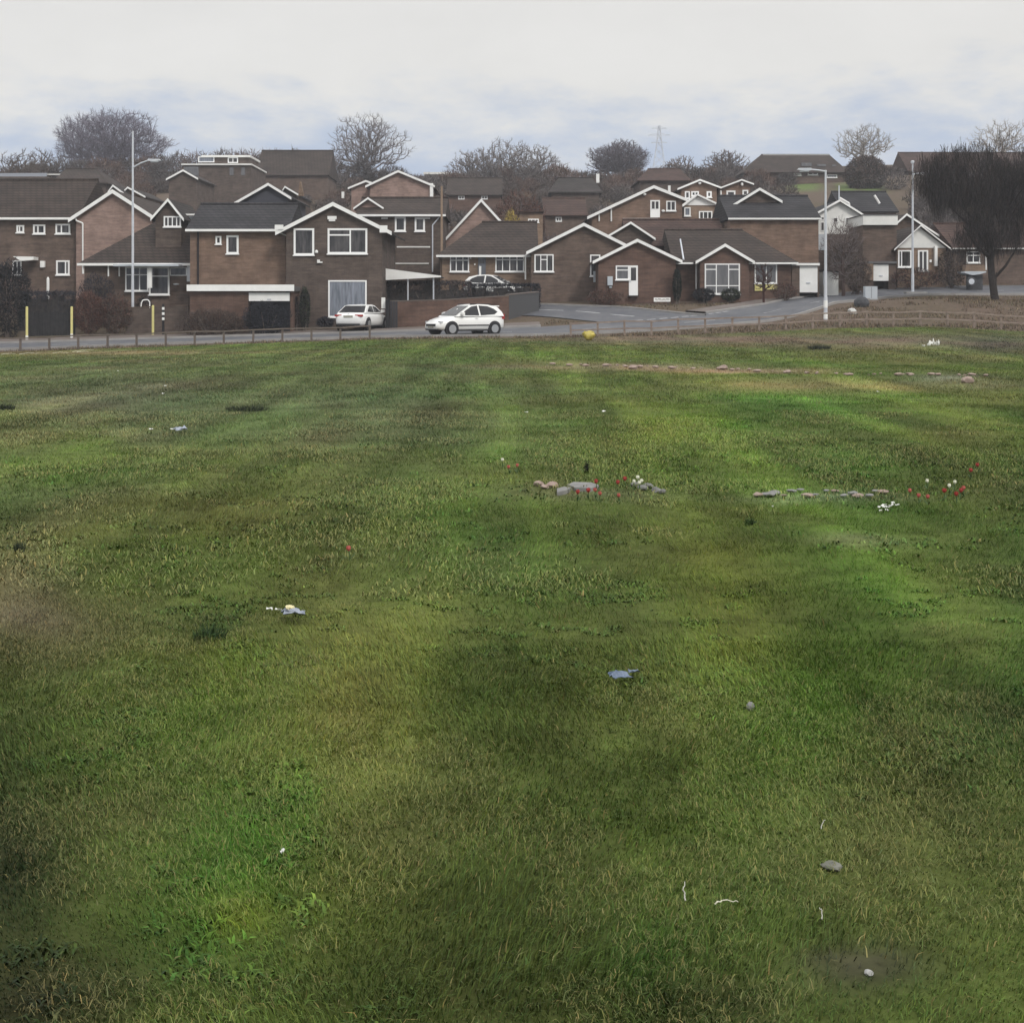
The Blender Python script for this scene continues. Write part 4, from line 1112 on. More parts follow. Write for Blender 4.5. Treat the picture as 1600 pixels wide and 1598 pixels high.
# low rear wall on the left garden
wall_run('low_garden_wall', 'low brown brick wall running in front of the chalet bungalow', [(196, 482, 86.2), (294, 478, 86.4)], .22, BR['dark'], BR['brown'])
# ================================================================== fences along the field edge
def fence(name, label, u0, u1, D, step, hgt, rails, mat):
    r = thing(name, label, 'fence', ground_at((u0 + u1) / 2, D))
    rr = random.Random(int(u0) + 5)
    us = np.arange(u0, u1, step)
    pts = []
    for u in us:
        x, y, z = ground_at(u, D)
        h = hgt * rr.uniform(.94, 1.06); t = rr.uniform(-.02, .02)
        m = MB(); m.prism([(x - .05, y - .05, z - .3), (x + .05, y - .05, z - .3), (x + .05 + t, y - .05, z + h), (x - .05 + t, y - .05, z + h)], (0, .1, 0))
        m.build('post', mat, r); pts.append((x, y, z, h))
    for f in rails:
        for i in range(0, len(pts) - 1, 2):
            seg = pts[i:i + 3]
            m = MB()
            for a, b in zip(seg[:-1], seg[1:]):
                za, zb = a[2] + a[3] * f, b[2] + b[3] * f
                m.add([(a[0], a[1] - .09, za), (b[0], b[1] - .09, zb), (b[0], b[1] - .09, zb + .075), (a[0], a[1] - .09, za + .075),
                       (a[0], a[1] - .051, za), (b[0], b[1] - .051, zb), (b[0], b[1] - .051, zb + .075), (a[0], a[1] - .051, za + .075)],
                      [(0, 1, 2, 3), (7, 6, 5, 4), (3, 2, 6, 7), (0, 4, 5, 1), (0, 3, 7, 4), (1, 5, 6, 2)])
            m.build('rail', mat, r)
    return r
fence('post_and_rail_fence', 'low brown post and rail fence running from the left edge to the saloon car', -14, 600, 73.6, 45.5, .74, (.9,), WOODB)
fence('post_and_rail_fence', 'low pinkish brown two rail fence curving along the road behind the yellow bag', 892, 1640, 73.6, 42, .80, (.88, .42), weathered('pinkish_brown_timber', (.20, .155, .13), (.30, .24, .20), 2.5))

# ================================================================== lamp posts
def lamp(label, u, vbase, vtop, D, side, arm, vlow=None, bands=False, head=True):
    x = X(u, D); zb = G(x, D) if vbase is None else Zv(vbase, D)
    zb = min(zb, G(x, D) + .02)
    r = thing('lamp_post', label, 'lamp post', (x, D, zb), 'street lamp posts')
    zt = Zv(vtop, D)
    m = MB(); m.lathe([(.105, zb - .1), (.105, zb + 1.3), (.085, zb + 1.45), (.075, zb + (zt - zb) * .55), (.055, zt)], (x, D, 0), 10)
    m.build('pole', STEEL, r)
    za = Zv(vlow if vlow else vtop + 3, D)
    x2 = X(u + arm[0], D); z2 = Zv(arm[1], D)
    m = MB(); m.path([(x, D, za), (x + (x2 - x) * .5, D - .1, za + (z2 - za) * .6), (x2, D - .15, z2)], .045, 8); m.build('arm', STEEL, r)
    sgn = 1 if x2 > x else -1
    m = MB()
    L_ = .75
    m.prism([(x2 - sgn * .1, D - .28, z2 - .03), (x2 + sgn * L_ * .4, D - .28, z2 - .10), (x2 + sgn * L_, D - .28, z2 - .02), (x2 + sgn * L_ * .9, D - .28, z2 + .07), (x2, D - .28, z2 + .08)], (0, .26, 0))
    hd = m.build('lamp_head', STEEL, r)
    m = MB(); m.box(min(x2 + sgn * .12, x2 + sgn * .6), max(x2 + sgn * .12, x2 + sgn * .6), D - .25, D - .05, z2 - .13, z2 - .085); m.build('lens', PALEBLUE, hd)
    if bands:
        for k, (a, b) in enumerate(((.15, .5), (.75, 1.15))):
            m = MB(); m.lathe([(.112, zb + a), (.112, zb + b)], (x, D, 0), 12); m.build('white_band', WHITE, r)
    return r
lamp('tall thin grey lamp post at the left in front of the chalet bungalow porch', 207.5, None, 205, 88.4, 1, (26, 251), vlow=262)
lamp('grey lamp post with white bands at its foot at the edge of the fence', 1290, None, 266, 77.5, -1, (-24, 265.5), vlow=268, bands=True)
l3 = lamp('grey lamp post standing in front of the white pediment house', 1426, None, 256, 97, 1, (18, 269.5), vlow=273)
m = MB(); p = l3.location; m.box(p.x - .55, p.x + .9, p.y - .4, p.y + .3, p.z - .1, p.z + .16); m.build('plinth', KERBM, l3)
m = MB(); m.lathe([(.06, Zv(256, 97)), (.13, Zv(255, 97)), (.13, Zv(252, 97)), (.05, Zv(251, 97))], (X(1426, 97), 97, 0), 10); m.build('top_lamp', STEEL, l3)
# thin telegraph pole behind the houses
x, y, z = ground_at(690, 99.6)
m = MB(); m.tube((x, y, z - .2), (x, y, Zv(291, 99.6)), .10, .07, 8)
o = seat_mesh(m.build('telegraph_pole', weathered('tan_pole_timber', (.24, .17, .12), (.3, .22, .16), 2), None), (x, y, z)); tag(o, 'thin tan wooden pole rising left of the steep pink gable', 'pole')

# ================================================================== marker posts and little street things
def marker(u, v0, v1, D, label, mat, group=None, base=None):
    x = X(u, D); zb = min(Zv(v1, D), G(x, D)); zt = Zv(v0, D)
    r = thing('marker_post', label, 'marker post', (x, D, zb), group)
    m = MB(); m.lathe([(.075, zb + .38 if base else zb - .1), (.075, zt - .05), (.05, zt)], (x, D, 0), 10); m.build('post', mat, r)
    if base:
        m = MB(); m.lathe([(.085, zb - .1), (.085, zb + .38)], (x, D, 0), 10); m.build('sleeve', base, r)
    return r
marker(42, 479, 516, 84.4, 'pale yellow marker post by the dark hedge, leftmost of three', YELLOW, 'yellow marker posts', CREAM)
marker(112, 479, 515, 84.6, 'pale yellow marker post between the black fence and the reddish bush', YELLOW, 'yellow marker posts', CREAM)
marker(239, 477, 507, 85.2, 'shorter pale yellow marker post beside the black and white striped post', YELLOW, 'yellow marker posts')
r = marker(255, 475, 511, 84.8, 'slim black and white post right of the short yellow post', BLACK)
x = X(255, 84.8)
for k in range(3):
    z = Zv(480 + k * 8, 84.8); m = MB(); m.lathe([(.079, z - .16), (.079, z)], (x, 84.8, 0), 10); m.build('white_band', WHITE, r)
D = 86.3; x0, x1 = X(220, D), X(234, D); zb = Zv(481, D)
m = MB(); m.path([(x0, D, zb - .02), (x0 + .04, D, Zv(473, D)), (x0 + .14, D, Zv(469, D)), (x1 - .12, D, Zv(468.5, D)), (x1, D, Zv(472, D)), (x1, D, zb - .02)], .035, 8)
tag(seat_mesh(m.build('hoop_rail', WHITE), ((x0 + x1) / 2, D, zb)), 'small white hoop rail on the low wall by the left lamp post', 'rail')
x = X(75, 90.6); m = MB(); m.lathe([(.09, G(x, 90.6) - .2), (.09, Zv(436, 90.6)), (.04, Zv(433, 90.6))], (x, 90.6, 0), 10)
tag(seat_mesh(m.build('white_post', WHITE), (x, 90.6, G(x, 90.6))), 'round white post standing behind the black fence', 'post')
# black board fence at the left
r = thing('board_fence', 'black close boarded fence behind the two left yellow posts', 'fence', ground_at(90, 87))
BLK = weathered('black_creosoted_boards', (.016, .016, .018), (.035, .033, .034), 3)
for k in range(18):
    a = 44 + k * 4.1; x0, x1 = X(a, 86.6), X(a + 3.8, 86.6); z = G(x0, 86.6)
    m = MB(); m.box(x0, x1, 86.6, 86.64, z - .3, Zv(488 + random.uniform(-2, 2), 86.6)); m.build('board', BLK, r)
m = MB(); m.box(X(44, 86.65), X(118, 86.65), 86.65, 86.72, Zv(496, 86.65) - .05, Zv(496, 86.65) + .05); m.build('rail', BLK, r)
# street name plate on two legs (its lettering is too small to read in the photo)
D = 92.2; x0, x1 = X(1021.5, D), X(1047.5, D); zb = min(G(x0, D), G(x1, D))
r = thing('street_name_sign', 'low white street name plate with dark lettering in front of the corner bungalow', 'sign', ((x0 + x1) / 2, D, zb))
z0, z1 = Zv(471.5, D), Zv(465, D)
m = MB(); m.box(x0, x1, D - .03, D, z0, z1); m.build('plate', WHITE, r)
rr = random.Random(3); m = MB(); xx = x0 + .10
for k in range(11):
    wdt = rr.choice((.05, .06, .065)); m.box(xx, xx + wdt * .35, D - .034, D - .0305, z0 + .08, z1 - .08)
    zc = rr.choice((z0 + .08, (z0 + z1) / 2, z1 - .11)); m.box(xx + wdt * .35, xx + wdt, D - .034, D - .0305, zc, zc + .03)
    xx += wdt + .027
m.build('lettering', BLACK, r)
for x in (x0 + .15, x1 - .15):
    m = MB(); m.box(x - .03, x + .03, D + .001, D + .05, zb - .3, z1 - .02); m.build('leg', WOODB, r)
# grey cabinet, boulder, kerb block by the right road
D = 88.5; x0, x1 = X(1352, D), X(1371, D); z = G(x0, D)
r = thing('utility_cabinet', 'pale grey metal cabinet on the verge between the two right lamp posts', 'cabinet', ((x0 + x1) / 2, D, z))
m = MB(); m.box(x0, x1, D, D + .5, z + .1, max(Zv(458, D), z + .9)); m.build('cabinet', PALEBLUE, r)
m = MB(); m.box(x0 - .03, x1 + .03, D - .03, D + .53, z - .3, z + .1); m.build('plinth', KERBM, r)
m = MB(); m.box((x0 + x1) / 2 - .01, (x0 + x1) / 2 + .01, D - .006, D - .001, z + .15, z + .85); m.build('door_gap', BLACK, r)
def rock(name, label, cat, c, s, mat, seed, group=None, flat=1.0, kind=None):
    b = bmesh.new(); bmesh.ops.create_icosphere(b, subdivisions=2, radius=1.0)
    rr = random.Random(seed); offs = [Vector((rr.uniform(-1, 1), rr.uniform(-1, 1), rr.uniform(-1, 1))).normalized() for _ in range(9)]
    cut = [rr.uniform(.55, .92) for _ in range(9)]
    for v in b.verts:
        for n, d in zip(offs, cut):
            e = v.co.dot(n) - d
            if e > 0: v.co -= n * e
        v.co = Vector((v.co.x * s[0], v.co.y * s[1], v.co.z * s[2] * flat))
    me = bpy.data.meshes.new(name); b.to_mesh(me); b.free(); me.materials.append(mat)
    o = bpy.data.objects.new(name, me); COL.objects.link(o); o.location = c; o.rotation_euler = (0, 0, rr.uniform(0, 6.28))
    return tag(o, label, cat, group)
ROCKG = weathered('grey_stone', (.17, .17, .165), (.25, .245, .235), 8, .9, .1, bump=.3)
ROCKP = weathered('pinkish_rubble', (.24, .175, .15), (.36, .29, .25), 8, .9, .1, bump=.3)
ROCKD = weathered('dark_stone', (.05, .052, .058), (.09, .09, .095), 6, .9, .1, bump=.3)
x, y, z = ground_at(1346, 82.2); rock('boulder', 'dark boulder beside the pale grey cabinet', 'boulder', (x, y, z + .18), (.5, .35, .42), ROCKD, 3)
x, y, z = ground_at(1332, 79.6); rock('white_stone', 'whitish stone block at the kerb left of the dark boulder', 'stone', (x, y, z + .12), (.32, .22, .22), weathered('pale_stone', (.5, .5, .48), (.62, .62, .6), 5), 4)
# small trailer right
D = 99; x0, x1 = X(1508, D), X(1540, D); z = G(X(1524, D), D)
r = thing('trailer', 'small tan trailer with pale skirt and spare wheel under the dark tree', 'trailer', (X(1524, D), D, z))
zt, zm, zs = Zv(414, D), Zv(424, D), Zv(429, D)
m = MB(); m.prism([(x0, D, zm), (x1, D, zm), (x1 - .05, D, zt), (x0 + .1, D, zt)], (0, 1.6, 0)); m.build('body', BR['tan'], r)
m = MB(); m.prism([(x0 - .05, D - .05, zs + .1), (x0 + .5, D - .05, zs - .05), (x1 - .4, D - .05, zs + .02), (x1 + .05, D - .05, zs + .15), (x1, D - .05, zm), (x0, D - .05, zm)], (0, 1.7, 0)); m.build('skirt', PALEBLUE, r)
m = MB(); m.lathe([(.30, D - .14), (.34, D - .1), (.34, D - .0), (.30, D + .06)], (X(1517, D), 0, Zv(440, D)), 16, 'y'); wo = m.build('wheel', ROCKD, r)
m = MB(); m.lathe([(.03, D - .17), (.2, D - .16), (.2, D - .141)], (X(1517, D), 0, Zv(440, D)), 16, 'y'); m.build('rim', STEEL, wo)
m = MB(); m.box(x0 + .2, x1 - .1, D + .3, D + .4, z - .2, zs); m.build('axle_stand', ROCKD, r)

# ================================================================== cars
CARW = pmat('white_car_paint', (.80, .80, .78), .28, .5)
CARW.node_tree.nodes['Principled BSDF'].inputs['Coat Weight'].default_value = .4
CGL = pmat('tinted_car_glass', (.03, .03, .033), .10, .30)
TYRE = pmat('tyre_rubber', (.018, .018, .02), .85)
RIM = pmat('alloy_rim', (.45, .46, .47), .35, .5, .6)
TRIM = pmat('black_car_trim', (.02, .02, .022), .55)
LENS = pmat('headlamp_lens', (.55, .56, .58), .1, .6)
TAIL = pmat('red_tail_lens', (.35, .02, .015), .25, .5)
PLATEM = pmat('number_plate_plain', (.30, .29, .24), .5)
def car(label, loc, yaw, sect, prof, tumble, sides, screens, wheels, opts):
    """sect: (x, z_low, z_top, half width); prof: greenhouse outline (x, z) from rear to front"""
    r = thing('parked_car', label, 'car', loc, None, 0)
    ox, oy, oz = loc
    def W(x, y, z): return (ox + x, oy + y, oz + z)
    m = MB(); rows = []
    for x, zl, zt, wd in sect:
        h = zt - zl
        half = [(0, zl), (wd * .86, zl), (wd * .97, zl + h * .14), (wd, zl + h * .42), (wd * .985, zl + h * .70), (wd * .93, zt - h * .07), (wd * .78, zt), (0, zt + .015)]
        ring = [(x, y, z) for y, z in half] + [(x, -y, z) for y, z in half[-2:0:-1]]
        rows.append(ring)
    n = len(rows[0]); vs = [W(*p) for rg in rows for p in rg]; fs = []
    for k in range(len(rows) - 1):
        for i in range(n): fs.append((k * n + i, k * n + (i + 1) % n, (k + 1) * n + (i + 1) % n, (k + 1) * n + i))
    fs += [tuple(range(n)), tuple(range((len(rows) - 1) * n, len(rows) * n))]
    m.add(vs, fs)
    body = m.build('body', CARW, r, True, True)
    zb_, wb = opts['belt'], opts['bw']
    def gw(z): return wb - tumble * max(0, z - zb_)
    m = MB(); k = len(prof)
    L_ = [W(x, gw(z), z) for x, z in prof]; R_ = [W(x, -gw(z), z) for x, z in prof]
    mid = [W(x, 0, z + (.02 if z > zb_ + .2 else 0)) for x, z in prof]
    m.add(L_ + mid + R_, [tuple(range(k)), tuple(range(2 * k, 3 * k))] + [(i, i + 1, k + i + 1, k + i) for i in range(k - 1)] + [(k + i, k + i + 1, 2 * k + i + 1, 2 * k + i) for i in range(k - 1)])
    m.build('cabin_shell', CARW, r, False, True)
    for poly in sides:
        for s in (1, -1):
            m = MB(); m.prism([W(x, s * (gw(z) + .003), z) for x, z in poly], (0, s * .008, 0)); m.build('side_window', CGL, r, False, True)
    for nm, (xa, za), (xb, zb2), tr in screens:     # bottom, top
        d = Vector((zb2 - za, 0, xa - xb)).normalized() * (1 if nm == 'windscreen' else -1) * (1 if True else 1)
        if nm == 'windscreen': d = Vector((abs(d.x), 0, abs(d.z)))
        else: d = Vector((-abs(d.x), 0, abs(d.z)))
        q = []
        for t, sgn in ((.07, 1), (.93, 1), (.93, -1), (.07, -1)):
            x = xa + (xb - xa) * t; z = za + (zb2 - za) * t; y = sgn * (gw(z) - tr)
            q.append(W(x + d.x * .016, y, z + d.z * .016))
        m = MB(); m.prism(q, (d.x * .01, 0, d.z * .01)); m.build(nm, CGL, r, False, True)
    for x in wheels:
        for s in (1, -1):
            y = s * (opts['hw'] - .17); R_w = opts['wr']
            m = MB(); m.lathe([(R_w + .07, oy + y), (R_w + .07, oy + s * (opts['hw'] + .004))], (ox + x, 0, oz + R_w + .02), 20, 'y'); m.build('wheel_arch', TRIM, r)
            m = MB(); m.lathe([(R_w - .02, oy + y), (R_w, oy + y + s * .03), (R_w, oy + s * (opts['hw'] + .008)), (R_w - .04, oy + s * (opts['hw'] + .03))], (ox + x, 0, oz + R_w), 20, 'y'); wo = m.build('wheel', TYRE, r)
            m = MB()
            for q in range(7):
                g = 2 * math.pi * q / 7; c, sn = math.cos(g), math.sin(g); rr_ = R_w * .66; e = .045
                pts = [(.04 * -sn - 0, .04 * c), (rr_ * c - e * sn, rr_ * sn + e * c), (rr_ * c + e * sn, rr_ * sn - e * c), (.04 * sn, -.04 * c)]
                m.prism([(ox + x + a, oy + s * (opts['hw'] + .032), oz + R_w + b) for a, b in pts], (0, s * .014, 0))
            m.lathe([(R_w * .68, oy + s * (opts['hw'] + .030)), (R_w * .68, oy + s * (opts['hw'] + .046)), (R_w * .60, oy + s * (opts['hw'] + .048))], (ox + x, 0, oz + R_w), 20, 'y')
            m.build('rim', RIM, wo)
    for nm, mat, b in opts['boxes']:
        m = MB()
        for (x0, x1, y0, y1, z0, z1) in b: m.box(ox + x0, ox + x1, oy + y0, oy + y1, oz + z0, oz + z1)
        m.build(nm, mat, r)
    for s in (1, -1):
        x, y, z = opts['mirror']
        m = MB(); m.prism([W(x, s * y, z), W(x + .14, s * y, z + .02), W(x + .14, s * y, z + .13), W(x, s * y, z + .16)], (0, s * .2, 0)); m.build('mirror', CARW, r)
    r.rotation_euler = (0, 0, yaw)
    r.scale = [opts.get('scale', 1.0)] * 3
    return r
# hatchback on the road: nose points left and a little towards the field
hx, hd = X(726, 78.2), 78.2
hatch_sect = [(-1.98, .42, .92, .66), (-1.9, .30, .98, .76), (-1.6, .25, 1.0, .84), (-1.2, .22, .99, .87), (-.3, .22, .95, .875), (.5, .22, .93, .87), (1.0, .22, .95, .86), (1.35, .23, .86, .85), (1.7, .25, .76, .80), (1.92, .28, .64, .70), (2.02, .33, .52, .58)]
hatch_prof = [(-1.88, .95), (-1.78, 1.18), (-1.55, 1.42), (-1.0, 1.535), (-.4, 1.56), (.05, 1.50), (.45, 1.29), (1.08, .93)]
car('white five door hatchback on the road at the field edge, nose to the left', (hx, hd, G(hx, hd) + .05), math.radians(180 + 34), hatch_sect, hatch_prof, .36,
    [[(.78, 1.0), (.42, 1.24), (.02, 1.44), (-.33, 1.49), (-.36, .99)], [(-.46, .99), (-.43, 1.49), (-.95, 1.46), (-1.32, 1.32), (-1.52, 1.17), (-1.3, 1.04)]],
    [('windscreen', (1.08, .93), (.05, 1.50), .09), ('rear_window', (-1.85, .98), (-1.55, 1.42), .14)], (1.28, -1.28),
    {'belt': .94, 'bw': .84, 'hw': .872, 'wr': .31, 'scale': 1.08, 'mirror': (.62, .83, 1.0), 'boxes': [
        ('side_moulding', TRIM, [(-.92, .90, .862, .886, .46, .52), (-.92, .90, -.886, -.862, .46, .52)]),
        ('sill_trim', TRIM, [(-.92, .90, .80, .874, .20, .27), (-.92, .90, -.874, -.80, .20, .27)]),
        ('grille', TRIM, [(1.90, 2.035, -.46, .46, .44, .56)]), ('lower_bumper', TRIM, [(1.80, 1.97, -.62, .62, .24, .32)]),
        ('number_plate', PLATEM, [(2.0, 2.045, -.26, .26, .36, .45)]),
        ('headlight', LENS, [(1.66, 1.90, .52, .745, .60, .70)]), ('headlight', LENS, [(1.66, 1.90, -.745, -.52, .60, .70)]),
        ('tail_light', TAIL, [(-1.95, -1.80, .60, .78, .80, 1.06)]), ('tail_light', TAIL, [(-1.95, -1.80, -.78, -.60, .80, 1.06)]),
        ('roof_rail', TRIM, [(-1.2, .05, .575, .605, 1.53, 1.585)]), ('roof_rail', TRIM, [(-1.2, .05, -.605, -.575, 1.53, 1.585)]),
        ('spoiler', CARW, [(-1.75, -1.45, -.58, .58, 1.44, 1.49)]),
        ('door_handle', CARW, [(-.28, -.12, .872, .895, .84, .87)]), ('door_handle', CARW, [(-.28, -.12, -.895, -.872, .84, .87)])]})
# saloon parked on the drive: its tail faces the field
sx, sdp = X(566, 85.4), 85.4
sal_sect = [(-2.28, .42, .80, .62), (-2.2, .30, .93, .76), (-1.95, .25, .97, .84), (-1.3, .22, .96, .90), (-.3, .20, .93, .91), (.6, .20, .92, .91), (1.2, .20, .90, .90), (1.7, .22, .80, .87), (2.1, .26, .68, .78), (2.26, .32, .54, .62)]
sal_prof = [(-1.78, .95), (-1.02, 1.37), (-.7, 1.41), (-.2, 1.43), (.25, 1.37), (1.15, .93)]
car('white saloon car parked on the drive with its red tail lights facing the field', (sx, sdp, G(sx, sdp) + .05), math.radians(90 - 14), sal_sect, sal_prof, .42,
    [[(.85, 1.0), (.25, 1.30), (-.2, 1.35), (-.25, .99)], [(-.34, .99), (-.30, 1.35), (-.72, 1.34), (-1.12, 1.16), (-1.35, 1.02)]],
    [('windscreen', (1.15, .93), (.25, 1.37), .09), ('rear_window', (-1.78, .95), (-1.02, 1.37), .07)], (1.42, -1.38),
    {'belt': .94, 'bw': .84, 'hw': .90, 'wr': .32, 'scale': 1.06, 'mirror': (.75, .86, .98), 'boxes': [
        ('tail_light', TAIL, [(-2.275, -2.05, .40, .80, .76, .87)]), ('tail_light', TAIL, [(-2.275, -2.05, -.80, -.40, .76, .87)]),
        ('number_plate', PLATEM, [(-2.295, -2.2, -.27, .27, .70, .82)]), ('lower_bumper', TRIM, [(-2.24, -2.05, -.66, .66, .27, .36)]),
        ('sill_trim', TRIM, [(-1.0, 1.02, .84, .905, .19, .25), (-1.0, 1.02, -.905, -.84, .19, .25)]),
        ('headlight', LENS, [(1.95, 2.2, .5, .74, .58, .68)]), ('headlight', LENS, [(1.95, 2.2, -.74, -.5, .58, .68)]),
        ('boot_badge', STEEL, [(-2.235, -2.19, -.05, .05, .885, .925)])]})
# third car in front of the long bungalow
tx, td = X(772, 95.2), 95.2
car('white hatchback parked in front of the long bungalow, half hidden by the hedge', (tx, td, Zv(443.5, td) - .95), math.radians(-18), hatch_sect, hatch_prof, .36,
    [[(.78, 1.0), (.42, 1.24), (.02, 1.44), (-.33, 1.49), (-.36, .99)], [(-.46, .99), (-.43, 1.49), (-.95, 1.46), (-1.32, 1.32), (-1.52, 1.17), (-1.3, 1.04)]],
    [('windscreen', (1.08, .93), (.05, 1.50), .09), ('rear_window', (-1.85, .98), (-1.55, 1.42), .14)], (1.28, -1.28),
    {'belt': .94, 'bw': .84, 'hw': .872, 'wr': .31, 'mirror': (.62, .83, 1.0), 'boxes': [
        ('headlight', LENS, [(1.66, 1.90, .52, .745, .60, .70)]), ('headlight', LENS, [(1.66, 1.90, -.745, -.52, .60, .70)]),
        ('tail_light', TAIL, [(-1.95, -1.80, .60, .78, .80, 1.06)]), ('tail_light', TAIL, [(-1.95, -1.80, -.78, -.60, .80, 1.06)])]})

# ================================================================== trees and shrubs
def seg_mesh(segs, rmin, n=3):
    P0 = np.array([s[0] for s in segs]); P1 = np.array([s[1] for s in segs])
    R0 = np.maximum(np.array([s[2] for s in segs]), rmin); R1 = np.maximum(np.array([s[3] for s in segs]), rmin * .7)
    d = P1 - P0; d /= np.maximum(np.linalg.norm(d, axis=1), 1e-6)[:, None]
    ref = np.where(np.abs(d[:, 2:3]) > .9, np.array([[1., 0, 0]]), np.array([[0, 0, 1.]]))
    a = np.cross(d, ref); a /= np.linalg.norm(a, axis=1)[:, None]; b = np.cross(d, a)
    vs = []
    for P, R in ((P0, R0), (P1, R1)):
        for i in range(n):
            g = 2 * math.pi * i / n
            vs.append(P + (a * math.cos(g) + b * math.sin(g)) * R[:, None])
    V = np.stack(vs, 1).reshape(-1, 3); o = np.arange(len(segs))[:, None] * 2 * n
    T = np.concatenate([np.concatenate([o + [i, (i + 1) % n, n + (i + 1) % n], o + [i, n + (i + 1) % n, n + i]]) for i in range(n)])
    return V, T
def bare_tree(label, u, D, vtop, halfw, seed, col, vbase=None, tips=650, rmin=.03, cat='tree', name='bare_tree', group=None, col2=None, base=.22, twigs=4, tw=.055, trunk=1.0, low=1.0):
    """bare tree: branch tips fill a domed crown and are joined back to the trunk; vtop: photo row of its top"""
    rr = np.random.default_rng(seed)
    x = X(u, D); zb = G(x, D) - .2 if vbase is None else Zv(vbase, D)
    Ht = Zv(vtop, D) - zb; R = halfw / F * D
    zc = Ht * base
    cz = Ht * (base + (1 - base) * .42)
    t = []
    while len(t) < tips:
        d = rr.normal(size=3); d /= np.linalg.norm(d)
        q = d * (rr.random() ** .42)
        an = math.atan2(d[1], d[0])
        lum = 1 + .30 * (float(vnoise(np.array([an * 1.5 + seed]), np.array([d[2] * 2.5 + 7]), seed)[0]) - .5) * 2
        z = q[2] * (Ht - cz if q[2] > 0 else (cz - zc * low)) * lum
        t.append((q[0] * R * lum, q[1] * R * lum, cz + z))
    t = np.array(t); t[:, 2] = np.minimum(t[:, 2], Ht)
    root = np.array([0, 0, zc])
    t = t[np.argsort(np.linalg.norm((t - root) * [1, 1, .8], axis=1))]
    nodes = [np.array([0, 0, -.1])]; par = [-1]
    wob = rr.normal(size=(8, 2)) * R * .03
    for k in range(1, 8):
        nodes.append(np.array([wob[k][0], wob[k][1], zc * k / 4.0 if k < 4 else zc + (Ht - zc) * (k - 4) * .16])); par.append(k - 1)
    A = np.zeros((len(nodes) + 2 * tips, 3)); A[:8] = nodes; n = 8; PL = np.zeros(len(A)); PL[:8] = A[:8, 2]
    for p in t:
        dd = A[3:n] - p
        cost = np.linalg.norm(dd, axis=1) * (1 + .55 * np.clip(dd[:, 2] / (np.linalg.norm(dd, axis=1) + 1e-6), -.3, 1)) + .10 * PL[3:n]
        k = 3 + int(np.argmin(cost))
        L_ = np.linalg.norm(A[k] - p)
        mid = A[k] * .5 + p * .5 + rr.normal(size=3) * L_ * .07 + np.array([0, 0, -.07 * L_])
        A[n] = mid; par.append(k); PL[n] = PL[k] + L_ * .5
        A[n + 1] = p; par.append(n); PL[n + 1] = PL[k] + L_; n += 2
    cnt = np.ones(n)
    for k in range(n - 1, 0, -1):
        if k >= 8: cnt[par[k]] += cnt[k]
    for k in range(7, 0, -1): cnt[k - 1] += cnt[k]
    rad = rmin * trunk * np.minimum(cnt, 1e9) ** .34
    rad[8:] = rmin * cnt[8:] ** .34
    segs_t = [(A[par[k]], A[k], rad[par[k]], rad[k], 0) for k in range(1, 8)]
    segs_c = [(A[par[k]], A[k], min(rad[par[k]], rad[k] * 1.5), rad[k], 2) for k in range(8, n)]
    for k in range(9, n, 2):
        o = A[k] - root; o /= np.linalg.norm(o) + 1e-6
        for j in range(twigs):
            d = o * .7 + rr.normal(size=3) * .55 + np.array([0, 0, .25]); d /= np.linalg.norm(d)
            s0 = A[k] if j else A[k] * .6 + A[k - 1] * .4
            segs_c.append((s0, s0 + d * Ht * tw * rr.uniform(.5, 1.5), rmin * .7, rmin * .4, 3))
    r = thing(name, label, cat, (x, D, zb + .2), group)
    c = np.array(lin(col)); c2 = np.array(lin(col2 or col))
    for nm, sel in (('trunk', segs_t), ('crown', segs_c)):
        V, T = seg_mesh(sel, rmin * .4, 6 if nm == 'trunk' else 3)
        V = V + np.array([0, 0, -.2])
        cc = c[None, :] * rr.uniform(.8, 1.2, (len(V), 1))
        if nm == 'crown':
            w_ = rr.random((len(V), 1)); cc = cc * w_ + c2[None, :] * rr.uniform(.85, 1.15, (len(V), 1)) * (1 - w_)
        array_mesh(nm, V, T, cc, VEG, r)
    return r
def twig_mass(r, n, vbot, vtop, halfw, ln, wd, cols, seed):
    x, D, zb = r.location; z0, z1 = Zv(vbot, D), Zv(vtop, D); R = halfw / F * D
    V, T, C = cloud(n, (R, R * .8, (z1 - z0) * .56), ln, wd, cols, seed, .35, .5, 0, .22, center=(0, 0, (z0 + z1) / 2 - zb - (z1 - z0) * .04))
    ok = (V.reshape(-1, 3, 3)[:, :, 2] > z0 - zb).all(1)
    T = np.arange(ok.sum())[:, None] * 3 + np.array([0, 1, 2])
    array_mesh('fine_twigs', V.reshape(-1, 3, 3)[ok].reshape(-1, 3), T, C.reshape(-1, 3, 3)[ok].reshape(-1, 3), VEG, r)
